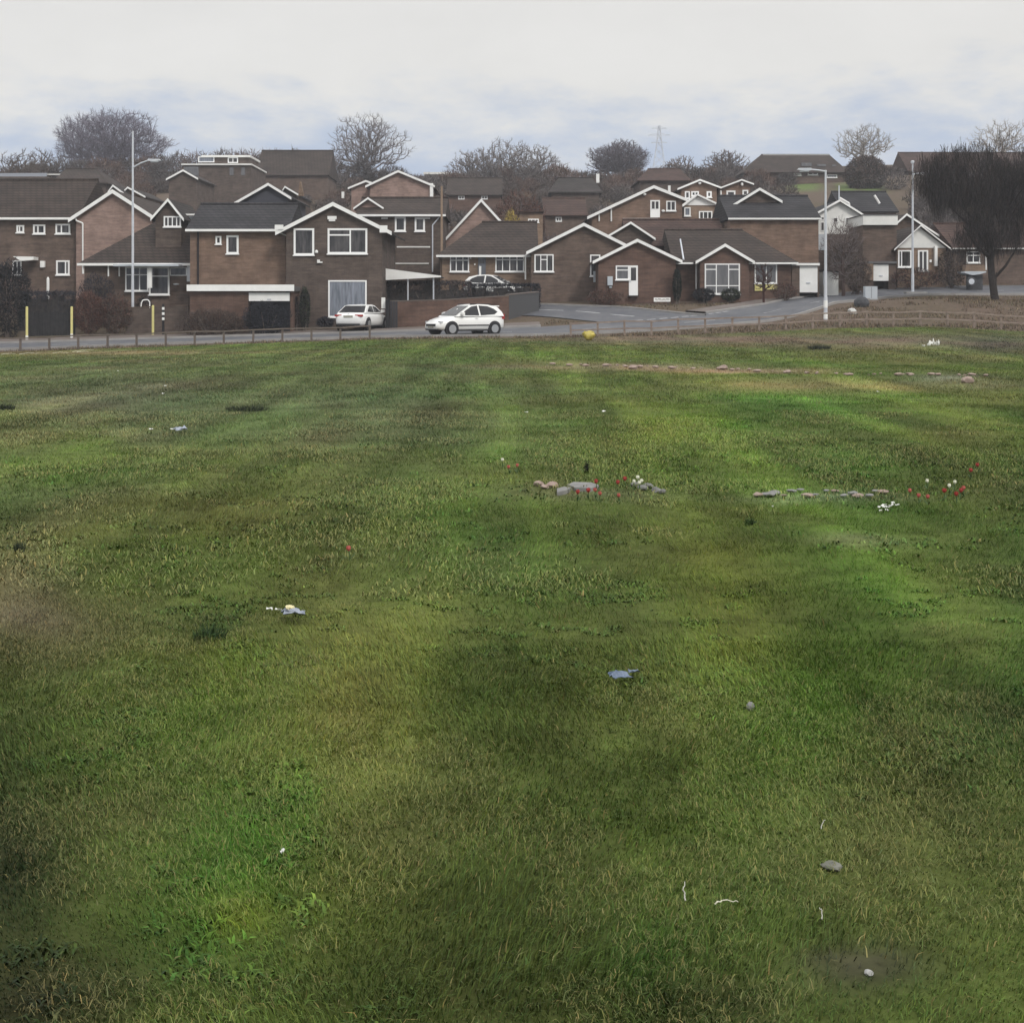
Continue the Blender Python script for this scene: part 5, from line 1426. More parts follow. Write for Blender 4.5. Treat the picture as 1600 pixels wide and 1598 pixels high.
def cloud(n, rad, ln, wd, cols, seed, shell=.5, upb=.4, droop=0.0, rag=.25, boxy=False, center=(0, 0, 0), lobes=0):
    """leaf or twig sized faces through a crown's volume, uneven outline"""
    r = np.random.default_rng(seed)
    d = r.normal(size=(n, 3)); d /= np.linalg.norm(d, axis=1)[:, None]
    if boxy:
        p = r.uniform(-1, 1, (n, 3))
        face = r.integers(0, 3, n); s = np.where(r.random(n) < .5, -1., 1.)
        on = r.random(n) < shell
        idx = np.where(on)[0]; p[idx, face[idx]] = s[idx] * r.uniform(.82, 1.05, len(idx))
        p[:, 2] = np.where((face == 2) & on, np.abs(p[:, 2]), p[:, 2])
    else:
        t = r.random(n) ** (1 / 3.0); t = np.where(r.random(n) < shell, r.uniform(.8, 1.0, n), t)
        ang = np.arctan2(d[:, 1], d[:, 0]); bump = 1 + rag * (fbm(ang * 1.3 + 50, d[:, 2] * 2.2 + seed, seed, 3) - .5) * 2
        if lobes: bump *= 1 + .16 * np.sin(ang * lobes + d[:, 2] * 5 + seed)
        p = d * (t * bump)[:, None]
    p = p * np.array(rad)[None, :]
    out_ = d * .6 + r.normal(size=(n, 3)) * .5 + np.array([0, 0, upb - droop])
    if droop: out_ = r.normal(size=(n, 3)) * .22 + np.array([0, 0, -1.])
    out_ /= np.linalg.norm(out_, axis=1)[:, None]
    sd_ = np.cross(out_, r.normal(size=(n, 3))); sd_ /= np.maximum(np.linalg.norm(sd_, axis=1), 1e-6)[:, None]
    L_ = ln * r.uniform(.5, 1.5, n)[:, None]; w_ = wd * r.uniform(.6, 1.4, n)[:, None]
    a = p - out_ * L_ * .5; b = p + out_ * L_ * .5
    V = np.stack([a - sd_ * w_ * .4, a + sd_ * w_ * .4, b], 1) + np.array(center)[None, None, :]
    T = np.arange(n)[:, None] * 3 + np.array([0, 1, 2])
    cs = np.array([lin(c) for c in cols]); pick = r.integers(0, len(cs), n)
    lump = .7 + .6 * fbm(p[:, 0] * 2.4 / max(rad[0], .1) + 9, p[:, 2] * 2.4 / max(rad[2], .1) + p[:, 1] / max(rad[1], .1), seed + 3, 3)
    cc = cs[pick] * lump[:, None] * r.uniform(.7, 1.3, (n, 1))
    return V.reshape(-1, 3), T, np.repeat(cc, 3, 0)
def shrub(label, u, D, v0, v1, halfw, cols, seed, n=2600, ln=.22, wd=.05, cat='shrub', name='shrub', boxy=False, depth=None, droop=0, rag=.25, shell=.55, group=None, stem=True, lobes=0):
    """bushy plant filling photo rows v0..v1 at distance D"""
    x = X(u, D); zt = Zv(v0, D); zb = min(Zv(v1, D), G(x, D) + .1)
    rx = halfw / F * D; rz = (zt - zb) / 2
    r = thing(name, label, cat, (x, D, zb), group)
    V, T, C = cloud(n, (rx, depth or rx * .8, rz), ln, wd, cols, seed, shell, .4, droop, rag, boxy, (0, 0, rz), lobes)
    array_mesh('foliage', V, T, C, VEG, r)
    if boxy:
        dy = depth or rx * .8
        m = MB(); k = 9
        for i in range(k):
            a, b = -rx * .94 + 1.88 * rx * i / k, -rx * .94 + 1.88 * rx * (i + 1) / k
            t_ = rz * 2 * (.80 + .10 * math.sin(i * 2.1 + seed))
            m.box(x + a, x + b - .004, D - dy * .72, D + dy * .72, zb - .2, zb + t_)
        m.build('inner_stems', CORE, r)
    if stem:
        m = MB(); rr = random.Random(seed)
        for k in range(5):
            a = rr.uniform(0, 6.28); q = rx * .5
            m.tube((x + .1 * math.cos(a), D + .1 * math.sin(a), zb - .2), (x + q * math.cos(a), D + q * .6 * math.sin(a), zb + rz * 1.4), .05, .015, 5)
        m.build('stem', WOODB, r)
    return r
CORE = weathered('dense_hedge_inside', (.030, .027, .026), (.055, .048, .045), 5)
BRN = [(86, 74, 68), (74, 64, 60), (98, 86, 78), (66, 60, 58)]
RED = [(96, 68, 60), (82, 60, 54), (108, 80, 70), (70, 56, 52)]
BLU = [(52, 53, 60), (44, 45, 52), (64, 65, 72), (38, 38, 44)]
DRK = [(38, 40, 44), (30, 31, 35), (48, 50, 54), (26, 27, 30)]
GRN = [(58, 66, 48), (48, 56, 42), (70, 78, 56), (42, 48, 38)]
shrub('big dark blue black hedge at the left edge beside the black fence', 12, 86.5, 406, 520, 32, DRK, 1, 5200, .26, .06, 'hedge', 'hedge', rag=.3, depth=1.0)
shrub('dark greyish hedge running under the white canopy at the far left', 75, 89.5, 456, 500, 42, BLU, 2, 3000, .25, .05, 'hedge', 'hedge', True, 0.8)
shrub('reddish brown thorny bush beside the second yellow post', 140, 86, 455, 512, 26, RED, 3, 3400, .26, .04)
shrub('dark red bush between the reddish bush and the left lamp post', 180, 86.2, 458, 512, 26, RED + BRN, 4, 3200, .26, .04)
shrub('rounded blue grey bush under the chalet roof edge', 150, 89.5, 428, 468, 30, BLU, 5, 2800, .2, .05)
shrub('low brown bush below the white porch window', 225, 88.5, 462, 500, 17, BRN + DRK, 6, 1800, .2, .04)
shrub('brown hedge in front of the flat roofed garage', 330, 84.0, 482, 522, 56, BRN, 7, 4200, .2, .04, 'hedge', 'hedge', rag=.3, depth=.55)
shrub('dark navy bush in front of the garage door opening', 416, 83.6, 473, 511, 38, DRK + BLU, 8, 4200, .2, .05, depth=.45, rag=.3)
shrub('narrow dark upright evergreen left of the big ground floor window', 476, 85.9, 447, 508, 9, DRK + GRN, 9, 2200, .16, .05, depth=.35)
shrub('slimmer dark evergreen nearest the garage', 463, 85.7, 462, 508, 5, DRK + BRN, 10, 1000, .16, .05, depth=.25)
shrub('low blue grey plants under the big ground floor window', 508, 86.2, 494, 512, 14, BLU, 11, 900, .16, .05, depth=.3, stem=False)
shrub('long dark hedge above the brick garden wall behind the hatchback', 668, 91, 440, 478, 66, BLU + BRN, 12, 7000, .2, .05, 'hedge', 'hedge', True, 0.8, shell=.75)
shrub('dark clipped hedge ahead of the small white parked car', 788, 92.6, 444, 474, 54, BLU + DRK, 13, 5600, .2, .05, 'hedge', 'hedge', True, .7, shell=.75)
shrub('dark conical cypress against the corner bungalow wall', 1058, 92.6, 418, 466, 7.5, [(40, 46, 42), (32, 37, 35), (50, 56, 50)], 14, 2200, .14, .05, 'tree', 'cypress', depth=.32, rag=.1)
shrub('dark low bush below the left side of the large white window', 1100, 93.3, 450, 470, 17, DRK, 15, 1700, .16, .05, depth=.5)
shrub('greenish low bush below the right side of the large white window', 1142, 93.3, 450, 469, 17, GRN + DRK, 16, 1500, .16, .05, depth=.5)
shrub('low brown bush under the yellow panels', 1225, 94, 441, 466, 22, BRN + RED, 17, 1500, .18, .04, depth=.6)
shrub('dull red border of winter plants by the half glazed door', 945, 92.4, 452, 472, 30, RED + BRN, 18, 1800, .18, .04, depth=.5, stem=False)
shrub('brown hedge left of the white pediment house', 1340, 97.5, 398, 455, 22, BRN, 19, 2400, .25, .05, 'hedge', 'hedge', depth=.8)
shrub('dark reddish bush at the foot of the white pediment house', 1432, 99.6, 418, 436, 40, RED + DRK, 20, 2400, .2, .05, depth=.6, stem=False)
shrub('dark brown bush under the white verge right of the pediment house', 1488, 100.5, 388, 420, 24, BRN + DRK, 21, 2200, .2, .05, depth=.8)
shrub('yellow ochre bush by the tan shed on the slope', 800, 116.5, 327, 356, 17, [(150, 132, 66), (132, 116, 58), (164, 146, 80)], 22, 2200, .24, .07)
shrub('rusty red brown thicket above the yellow bush', 812, 124, 296, 336, 42, RED, 23, 4200, .34, .06, depth=3)
shrub('dark scrubby bush on the right field edge in front of the fence', 1556, 71.2, 528, 556, 42, DRK + BRN, 24, 3600, .16, .04, depth=.5, rag=.4, stem=False)
shrub('small black upright tuft in the scrub at the right field edge', 1526, 70.6, 524, 552, 4, [(20, 20, 24), (30, 30, 34)], 25, 500, .2, .04, depth=.15, stem=False)
bare_tree('bare shrub with many fine stems beside the middle lamp post', 1317, 96, 346, 32, 31, (84, 70, 66), tips=420, rmin=.013, base=.42, low=.5, cat='shrub', name='bare_shrub', col2=(124, 116, 114), tw=.07)
bare_tree('small dark red sapling in front of the yellow panels', 1193, 91.5, 408, 17, 32, (66, 46, 42), tips=120, rmin=.012, base=.35, cat='tree', name='sapling')

# dark weeping tree on the right
u, D = 1553, 87.0
x = X(u, D); zb = G(x, D)
r = thing('weeping_tree', 'large dark weeping tree with leaning trunk at the right edge', 'tree', (x, D, zb))
m = MB()
P = [(u + 7, 489), (u + 1, 462), (u - 3, 430), (u - 5, 398), (u - 4, 360), (u - 6, 320), (u - 4, 285)]
rad = [.30, .25, .22, .2, .17, .12, .07]
for i in range(len(P) - 1): m.tube((X(P[i][0], D), D + .03 * i, Zv(P[i][1], D)), (X(P[i + 1][0], D), D + .03 * (i + 1), Zv(P[i + 1][1], D)), rad[i], rad[i + 1], 8, i == 0)
DKB = weathered('dark_wet_bark', (.022, .018, .017), (.045, .038, .034), 4, .9)
m.build('trunk', DKB, r)
m = MB(); rr = random.Random(9)
for (a, b, c, d) in ((u - 4, 440, u + 40, 378), (u - 5, 405, u - 52, 352), (u - 4, 380, u + 30, 318), (u - 5, 360, u - 60, 300), (u - 5, 340, u + 44, 285), (u - 6, 330, u - 30, 268), (u + 1, 462, u + 14, 425), (u - 4, 372, u - 82, 322), (u - 4, 350, u + 58, 318), (u - 5, 322, u + 22, 262), (u - 5, 312, u - 48, 262), (u - 5, 330, u + 50, 268)):
    q0 = Vector((X(a, D), D, Zv(b, D))); q1 = Vector((X(c, D), D + rr.uniform(-1.5, 1.5), Zv(d, D))); mid = q0 * .5 + q1 * .5 + Vector((0, 0, -.25))
    m.tube(q0, mid, .10, .075, 6); m.tube(mid, q1, .075, .03, 6)
m.build('limb', DKB, r)
Vs, Ts, Cs, o_ = [], [], [], 0
WEEP = [(50, 46, 45), (40, 38, 38), (62, 58, 57), (34, 33, 34), (68, 64, 64), (60, 52, 48)]
for k in range(80):
    f_ = (k % 16) / 15.0; cu = 1452 + f_ * 168 + rr.uniform(-7, 7); e = abs((cu - 1538) / 88.)
    lo = 268 + 16 * e ** 4; cv = lo + (k // 16) * (27 - 4 * e) + rr.uniform(-16, 13)
    if cu < 1506 and cv > 318: cv = 318 - (1506 - cu) * .35 + rr.uniform(-30, 4)
    cx, cz = X(cu, D) - x, Zv(cv, D) - zb
    V, T, C = cloud(int(rr.uniform(260, 480)), (.5 + rr.random() * .5, .8, .8 + rr.random() * .7), .75, .028, WEEP, 400 + k, .35, 0, 1.0, .4, center=(cx, rr.uniform(-1.9, 1.9), cz))
    Vs.append(V); Ts.append(T + o_); Cs.append(C); o_ += len(V)
array_mesh('crown', np.concatenate(Vs), np.concatenate(Ts), np.concatenate(Cs), VEG, r)

# skyline trees
big = bare_tree('very large rounded bare tree on the skyline behind the left lamp post', 172, 225, 176, 88, 41, (104, 100, 112), tips=1700, rmin=.032, col2=(128, 123, 134), base=.2, twigs=5, tw=.06, low=.5)
twig_mass(big, 15000, 262, 178, 84, .75, .055, [(120, 115, 128), (130, 125, 136), (108, 104, 116)], 711)
bare_tree('tall domed bare tree with spreading branches on the skyline left of centre', 575, 215, 182, 58, 42, (98, 92, 92), tips=900, rmin=.03, col2=(134, 128, 128), base=.25, low=.6)
for i, (u, vt, hw, sd_) in enumerate(((738, 236, 40, 43), (785, 220, 50, 44), (838, 228, 48, 45))):
    bare_tree(['pale bare tree at the left end of the wide clump on the central skyline', 'tallest pale bare tree in the wide clump on the central skyline', 'pale bare tree at the right end of the wide clump on the central skyline'][i], u, 210 + 3 * i, vt, hw, sd_, (98, 92, 90), tips=620, rmin=.032, col2=(146, 140, 138), base=.22, low=.6, group='wide clump of bare skyline trees')
dom = bare_tree('dense domed purple grey tree on the skyline left of the pylon', 968, 228, 222, 47, 46, (90, 85, 92), tips=1300, rmin=.036, col2=(108, 102, 108), base=.2, twigs=5, low=.4)
twig_mass(dom, 6500, 270, 224, 45, .7, .055, [(106, 101, 110), (116, 111, 118), (96, 92, 99)], 712)
bare_tree('small rusty bare tree on the skyline behind the pylon', 1062, 232, 243, 28, 47, (110, 98, 92), tips=360, rmin=.032, base=.2, low=.5)
bare_tree('bare brownish tree on the skyline right of the pylon', 1132, 226, 236, 36, 48, (98, 88, 84), tips=620, rmin=.034, base=.2, low=.5)
bare_tree('pale feathery bare tree above the round dark tree on the right skyline', 1350, 222, 197, 46, 49, (124, 118, 112), tips=620, rmin=.024, col2=(166, 160, 152), base=.3)
bare_tree('faint pale bare tree above the terrace roof at the right edge', 1565, 232, 188, 54, 50, (142, 134, 128), tips=420, rmin=.024, col2=(176, 170, 162), base=.3)
bare_tree('scruffy low bare tree at the left edge of the skyline', 26, 200, 236, 36, 51, (92, 82, 76), tips=420, rmin=.03, base=.2, low=.5)
bare_tree('scruffy bare tree between the left edge and the great rounded tree', 70, 206, 234, 28, 52, (96, 86, 80), tips=360, rmin=.03, base=.2, low=.5)
shrub('round dark brown tree like a dome on the right skyline', 1353, 186, 243, 304, 33, BRN, 53, 6000, .5, .14, 'tree', 'domed_tree', depth=2.6, rag=.15)
# the wood on the hillside: a mass of bare brown trees and scrub that reads as one
Vs, Ts, Cs, o_ = [], [], [], 0
rr = random.Random(77)
WOOD = [((86, 78, 74), (76, 68, 66), (98, 90, 84), (70, 62, 60)), ((98, 80, 72), (84, 68, 62), (108, 92, 84)), ((90, 84, 82), (80, 74, 74), (104, 98, 96))]
SKY_U = [0, 60, 120, 250, 280, 400, 440, 510, 560, 650, 700, 760, 860, 905, 930, 1010, 1060, 1160, 1190, 1300, 1330, 1400, 1600]
SKY_V = [262, 256, 246, 246, 236, 236, 232, 236, 256, 268, 272, 258, 252, 264, 268, 262, 262, 258, 250, 264, 262, 262, 250]
def wood_at(u, D, vt, hw, n, ln, wd, seed):
    global o_
    x = X(u, D); zb = G(x, D); zt = Zv(vt, D)
    if zt - zb < 1.0: zt = zb + 1.2
    rz = (zt - zb) / 2; rx = hw / F * D
    V, T, C = cloud(n, (rx, rx * .8, rz), ln, wd, WOOD[rr.randrange(3)], seed, .45, .5, 0, .4, center=(x, D, zb + rz * .95))
    Vs.append(V); Ts.append(T + o_); Cs.append(C); o_ += len(V)
sd_ = 500
for u in range(-160, 1780, 21):                     # top of the wood
    vt = np.interp(u, SKY_U, SKY_V) + rr.uniform(-5, 7)
    wood_at(u + rr.uniform(-8, 8), rr.uniform(206, 218), vt, rr.uniform(16, 27), 900, .9, .13, sd_); sd_ += 1
for u in range(-170, 1790, 24):                     # mid slope
    for Dm, base in ((196, 30), (178, 34), (160, 34), (144, 34), (130, 34)):
        uj = u + rr.uniform(-12, 12); Dj = Dm + rr.uniform(-6, 6)
        if 1300 < uj < 1385 and Dj < 198: continue
        if 985 < uj < 1190 and Dj < 145: continue
        if 535 < uj < 690 and Dj < 150: continue
        if 255 < uj < 400 and Dj > 140: continue
        if 1235 < uj < 1310 and 150 < Dj < 196: continue
        if 240 < uj < 320 and Dj < 165: continue
        if 1415 < uj < 1480 and Dj > 165: continue
        if any(a_ - 8 < uj < b_ + 8 and d0 < Dj < d1 for a_, b_, d0, d1 in ((402, 512, 150, 200), (88, 165, 136, 175), (862, 936, 136, 172), (700, 782, 148, 184), (1000, 1075, 140, 180))): base *= .42
        zb = G(X(uj, Dj), Dj); vg = V0 + F * (H - zb) / Dj
        wood_at(uj, Dj, vg - base * rr.uniform(.6, 1.25), rr.uniform(16, 30), 640, .7, .10, sd_); sd_ += 1
wood = array_mesh('hillside_wood', np.concatenate(Vs), np.concatenate(Ts), np.concatenate(Cs), VEG)
tag(wood, 'brown mass of bare trees and scrub covering the hillside behind the houses', 'wood', kind='stuff')

# pylon on the skyline
D = 330; x = X(1030, D); zb = G(x, D); zt = Zv(196, D)
r = thing('pylon', 'faint lattice electricity pylon on the skyline right of the domed tree', 'pylon', (x, D, zb))
m = MB(); hh = zt - zb
def pw(t): return 1.9 * (1 - t) ** 1.3 + .22
for sx_ in (-1, 1):
    for sy in (-1, 1):
        pts = [(x + sx_ * pw(t), D + sy * pw(t), zb + hh * t) for t in np.linspace(0, 1, 9)]
        m.path(pts, .07, 4)
for t0, t1 in zip(np.linspace(0, 1, 9)[:-1], np.linspace(0, 1, 9)[1:]):
    for sy in (-1, 1):
        m.tube((x - pw(t0), D + sy * pw(t0), zb + hh * t0), (x + pw(t1), D + sy * pw(t1), zb + hh * t1), .05, .05, 3)
        m.tube((x + pw(t0), D + sy * pw(t0), zb + hh * t0), (x - pw(t1), D + sy * pw(t1), zb + hh * t1), .05, .05, 3)
m.build('lattice', STEEL, r)
for t, wd_ in ((.72, 1.9), (.84, 2.6), (.95, 1.8)):
    m = MB(); m.tube((x - wd_, D, zb + hh * t), (x + wd_, D, zb + hh * t), .08, .08, 4); m.tube((x - wd_, D, zb + hh * t), (x, D, zb + hh * (t + .035)), .05, .05, 4); m.tube((x + wd_, D, zb + hh * t), (x, D, zb + hh * (t + .035)), .05, .05, 4)
    m.build('crossarm', STEEL, r)
# ================================================================== things lying in the field
def lie(u, v): return field_pt(u, v)
def scrap(name, label, cat, u, v, w_, d_, h_, mat, seed, group=None, rz=None, res=7):
    """crumpled sheet: thin folded surface with real thickness"""
    c = lie(u, v); rr = np.random.default_rng(seed)
    g = np.linspace(-1, 1, res); A, B = np.meshgrid(g, g)
    n = fbm(A * 1.6 + seed, B * 1.6, seed, 3) - .35
    edge = 1 - .28 * rr.random(A.shape) * (np.maximum(abs(A), abs(B)) > .9)
    Xs, Ys = A * edge * w_ / 2, B * edge * d_ / 2
    Zs = np.clip(n, 0, 1) * h_ * 1.6 + .032 + rr.uniform(0, .012, A.shape)
    vs = [(Xs[i, j], Ys[i, j], Zs[i, j]) for i in range(res) for j in range(res)] + [(Xs[i, j], Ys[i, j], Zs[i, j] - .002) for i in range(res) for j in range(res)]
    fs = []
    q = res * res
    for i in range(res - 1):
        for j in range(res - 1):
            a = i * res + j; f = (a, a + 1, a + res + 1, a + res); fs += [f, tuple(k + q for k in f[::-1])]
    me = bpy.data.meshes.new(name); me.from_pydata(vs, [], fs); me.materials.append(mat)
    o = bpy.data.objects.new(name, me); COL.objects.link(o); o.location = c
    o.rotation_euler = (0, 0, rng.uniform(0, 6.28) if rz is None else rz)
    return tag(o, label, cat, group)
PAPER = weathered('dirty_white_paper', (.78, .78, .74), (.6, .6, .57), 20)
BLUEP = weathered('blue_grey_plastic', (.10, .135, .20), (.22, .26, .33), 22, .6, .2)
FOIL = weathered('silver_wrapper', (.30, .33, .38), (.20, .23, .29), 18, .35, .5)
YELP = weathered('yellow_plastic', (.46, .38, .06), (.34, .28, .07), 6, .45, .4)
ROCKD2 = weathered('mossy_grey_stone', (.14, .14, .12), (.20, .20, .17), 12, .9, .1, bump=.3)
# wrapper with a yellow patch and the white strip beside it
c = lie(458, 972)
r = thing('crisp_packet', 'crumpled silver blue wrapper with yellow patch lying in the grass', 'wrapper', c)
o = scrap('packet', None, None, 458, 972, .125, .15, .05, FOIL, 3, rz=.3); o.parent = r; o.location = (0, 0, .01)
o = scrap('yellow_patch', None, None, 458, 972, .055, .06, .015, weathered('pale_yellow_print', (.66, .6, .36), (.55, .5, .3), 20), 4, rz=.2); o.parent = r; o.location = (-.012, -.025, .045)
scrap('paper_strip', 'narrow white paper strip left of the crumpled wrapper', 'litter', 421, 962, .034, .014, .01, PAPER, 5, 'white paper strips by the wrapper', .2, 4)
scrap('paper_strip', 'bent white paper strip between the wrapper and the narrow strip', 'litter', 435, 963, .045, .014, .012, PAPER, 6, 'white paper strips by the wrapper', -.25, 4)
scrap('plastic_scrap', 'torn blue plastic scrap in the middle of the field', 'litter', 968, 1070, .10, .07, .03, BLUEP, 7, None, .2)
scrap('plastic_scrap', 'thin tail of blue plastic right of the larger blue scrap', 'litter', 991, 1062, .06, .03, .014, BLUEP, 8, None, .1, 5)
scrap('plastic_scrap', 'small pale blue plastic scrap in the upper left of the field', 'litter', 282, 676, .20, .16, .06, FOIL, 9, None, .4)
scrap('paper_scrap', 'small white paper left of the pale blue scrap', 'litter', 269, 675, .07, .06, .02, PAPER, 10, None, .1, 4)
# yellow bag at the field edge
c = lie(920, 532)
r = thing('yellow_bag', 'bright yellow plastic bag caught at the edge of the field before the fence', 'bag', c)
b = bmesh.new(); bmesh.ops.create_icosphere(b, subdivisions=3, radius=1)
for v in b.verts:
    q = .75 + .5 * float(vnoise(np.array([v.co.x * 2 + 5]), np.array([v.co.z * 2 + v.co.y * 2]), 5)[0])
    v.co = Vector((v.co.x * .27 * q * (1 + .3 * v.co.z), v.co.y * .2 * q, v.co.z * .22 * q + .22))
me = bpy.data.meshes.new('sack'); b.to_mesh(me); b.free(); me.materials.append(YELP); o = bpy.data.objects.new('sack', me); COL.objects.link(o); o.parent = r
m = MB(); m.prism([(c[0] - .26, c[1], c[2] + .34), (c[0] - .02, c[1], c[2] + .3), (c[0] - .1, c[1], c[2] + .44), (c[0] - .22, c[1], c[2] + .45)], (0, .02, 0)); m.prism([(c[0] + .02, c[1], c[2] + .3), (c[0] + .25, c[1], c[2] + .36), (c[0] + .2, c[1], c[2] + .45), (c[0] + .08, c[1], c[2] + .42)], (0, .02, 0)); m.build('handle', YELP, r)
# white litter at the right edge of the field
scrap('paper_litter', 'larger sheet of white litter near the right field edge', 'litter', 1463, 541, .30, .1, .42, PAPER, 12, None, .1)
scrap('paper_litter', 'crumpled white litter left of the larger white sheet near the field edge', 'litter', 1453, 542, .26, .1, .28, PAPER, 13, None, .4)
scrap('paper_litter', 'smallest white litter bit of the three near the right field edge', 'litter', 1443, 543, .12, .08, .12, PAPER, 14, None, .0, 4)
# slabs and rubble in the grass
def slab(label, u, v, pts, h, mat, rz=0, name='broken_slab', group=None, tilt=0):
    c = lie(u, v); pts = [(a * .92, b_ * .9) for a, b_ in pts]; h *= .55; m = MB(); m.prism([(c[0] + a, c[1] + b_, c[2] - .02) for a, b_ in pts], (0, 0, h + .02))
    o = seat_mesh(m.build(name, mat), c); o.rotation_euler = (tilt, 0, rz)
    md = o.modifiers.new('worn_edges', 'BEVEL'); md.width = .006; md.segments = 2
    return tag(o, label, 'slab', group)
slab('larger flat grey broken slab among the red flowers', 911, 764, [(-.13, -.2), (.02, -.26), (.15, -.05), (.13, .16), (-.04, .25), (-.15, .05)], .075, ROCKG, .2)
slab('smaller pointed grey slab left of the larger slab', 881, 770, [(-.05, -.26), (.03, -.08), (.06, .1), (-.01, .17), (-.07, .02)], .07, ROCKG, -.1)
for i, (u, v, s, lb) in enumerate(((842, 760, .055, 'pale pinkish broken rock, left end of the slab row'), (851, 764, .05, 'pale pinkish rock second from the left of the slab row'), (862, 762, .07, 'largest pale pinkish rock beside the pointed grey slab'))):
    x, y, z = lie(u, v); rock('broken_rock', lb, 'rock', (x, y, z + .022), (s * .95, s, s * .62), ROCKP, 60 + i, 'pale broken rocks')
for i, (u, v, s) in enumerate(((992, 760, .045), (1003, 766, .06), (1012, 763, .055), (1026, 769, .06), (1035, 771, .045))):
    x, y, z = lie(u, v); rock('dark_rubble', 'dark grey lump of rubble below the white flowers', 'rubble', (x, y, z + .018), (s, s, s * .6), weathered('dark_rubble_%d' % i, (.12, .12, .115), (.2, .2, .19), 9) if i == 0 else bpy.data.materials['dark_rubble_0'], 70 + i, 'dark rubble in the grass')
rr = random.Random(5)
for i in range(16):
    u = 1184 + i * 13.2 + rr.uniform(-3, 3); v = 773 + rr.uniform(-4, 6); s = rr.uniform(.025, .055)
    x, y, z = lie(u, v); rock('flat_stone', 'flat pale stone in the broken paved strip on the right of the field', 'stone', (x, y, z + .025), (s * 1.3, s * 1.3, s * .42), ROCKG if i % 3 else ROCKP, 90 + i, 'flat stones of the paved strip')
rr = random.Random(15)
for i in range(48):
    u = 850 + i * 14.6 + rr.uniform(-14, 14); v = np.interp(u, [900, 1000, 1130, 1280, 1400], [572, 575, 578, 586, 588]) + rr.uniform(-1.5, 1.5); s = rr.uniform(.025, .085)
    x, y, z = lie(u, v); rock('worn_line_stone', 'small pinkish stone in the worn line across the top of the field', 'stone', (x, y, z + .045), (s * 1.5, s, s * .5), ROCKP, 120 + i, 'stones along the worn line')
for u, v, s, lb in ((1129, 578, .12, 'larger pink stone lying in the worn line of stones'), (1512, 598, .12, 'large pale pink stone near the right edge of the worn line'), (990, 577, .1, 'dark pink stone at the left start of the worn line')):
    x, y, z = lie(u, v); rock('pink_stone', lb, 'stone', (x, y, z + .05), (s * 1.6, s, s * .8), ROCKP, int(u))
x, y, z = lie(1173, 1109); rock('round_stone', 'round grey stone half sunk in the grass below the blue scrap', 'stone', (x, y, z + .012), (.022, .022, .022), ROCKG, 201)
x, y, z = lie(1298, 1358); rock('flat_grey_stone', 'flat grey stone in the lower right of the field', 'stone', (x, y, z + .012), (.026, .04, .013), ROCKD2, 202)
x, y, z = lie(1357, 1524); rock('white_pebble', 'whitish pebble on the bare soil at the lower right', 'stone', (x, y, z + .008), (.013, .010, .008), weathered('white_pebble', (.30, .30, .29), (.42, .42, .4), 30), 203)
# white scraps cluster
rr = random.Random(25)
for i in range(15):
    u = rr.uniform(1372, 1408); v = 803 - (u - 1372) * .3 + rr.uniform(-5, 6)
    scrap('paper_flake', 'tiny white paper flake in the scattered cluster right of the stone strip', 'litter', u, v, rr.uniform(.02, .035), rr.uniform(.02, .04), .012, PAPER, 300 + i, 'white flakes right of the stone strip', None, 4)
# lone white specks over the field
for i, (u, v) in enumerate(((184, 582), (258, 606), (236, 675), (255, 618), (985, 566), (1372, 615), (822, 648), (944, 647), (1207, 798), (441, 1350))):
    scrap('paper_fleck', 'lone tiny white fleck in the grass', 'litter', u, v, (.06 if v < 700 else .014), (.05 if v < 700 else .012), .03 if v < 700 else .01, PAPER, 340 + i, 'lone white flecks in the grass', None, 4)
# pale twigs and straws
TWIGW = weathered('bleached_twig', (.50, .49, .44), (.30, .29, .25), 60)
STRAW = weathered('bleached_straw', (.62, .60, .48), (.5, .48, .38), 30)
def twig(label, pts, rad_, mat=STRAW, name='pale_twig', group=None):
    q = [Vector(lie(u, v)) + Vector((0, 0, h)) for u, v, h in pts]
    rr_ = random.Random(len(label) + int(pts[0][0]))
    qq = []
    for t in range(13):
        s_ = t / 12 * (len(q) - 1); i_ = min(int(s_), len(q) - 2); f_ = s_ - i_
        qq.append(q[i_] * (1 - f_) + q[i_ + 1] * f_ + Vector([rr_.uniform(-1, 1) * rad_ * 1.2 for _ in range(3)]))
    m = MB()
    for i_ in range(12): m.tube(qq[i_], qq[i_ + 1], rad_ * (1 - .5 * i_ / 12), rad_ * (1 - .5 * (i_ + 1) / 12), 5)
    o = seat_mesh(m.build(name, mat), q[0]); return tag(o, label, 'twig', group)
twig('short upright white twig left of the curved straw', [(1071, 1422, .03), (1068, 1416, .045), (1071, 1405, .05)], .0022, TWIGW)
twig('long curved pale straw lying in the lower right grass', [(1116, 1437, .045), (1130, 1435, .052), (1153, 1435, .045)], .0022)
twig('short bent white twig above the bare soil patch', [(1284, 1459, .04), (1284, 1451, .05), (1281, 1448, .05)], .0016, TWIGW)
twig('short slanting white twig above the flat grey stone', [(1283, 1314, .04), (1286, 1309, .05), (1289, 1306, .05)], .0016, TWIGW)
for i, (u0, v0, u1, v1) in enumerate(((2, 555, 24, 554.5), (30, 554.5, 62, 553), (82, 553, 106, 552.6), (114, 551, 146, 548), (120, 552, 138, 551.2))):
    twig('pale dry stalk lying along the left field edge', [(u0, v0, .05), ((u0 + u1) / 2, (v0 + v1) / 2, .08), (u1, v1, .05)], .012, STRAW, 'dry_stalk', 'dry stalks along the left field edge')
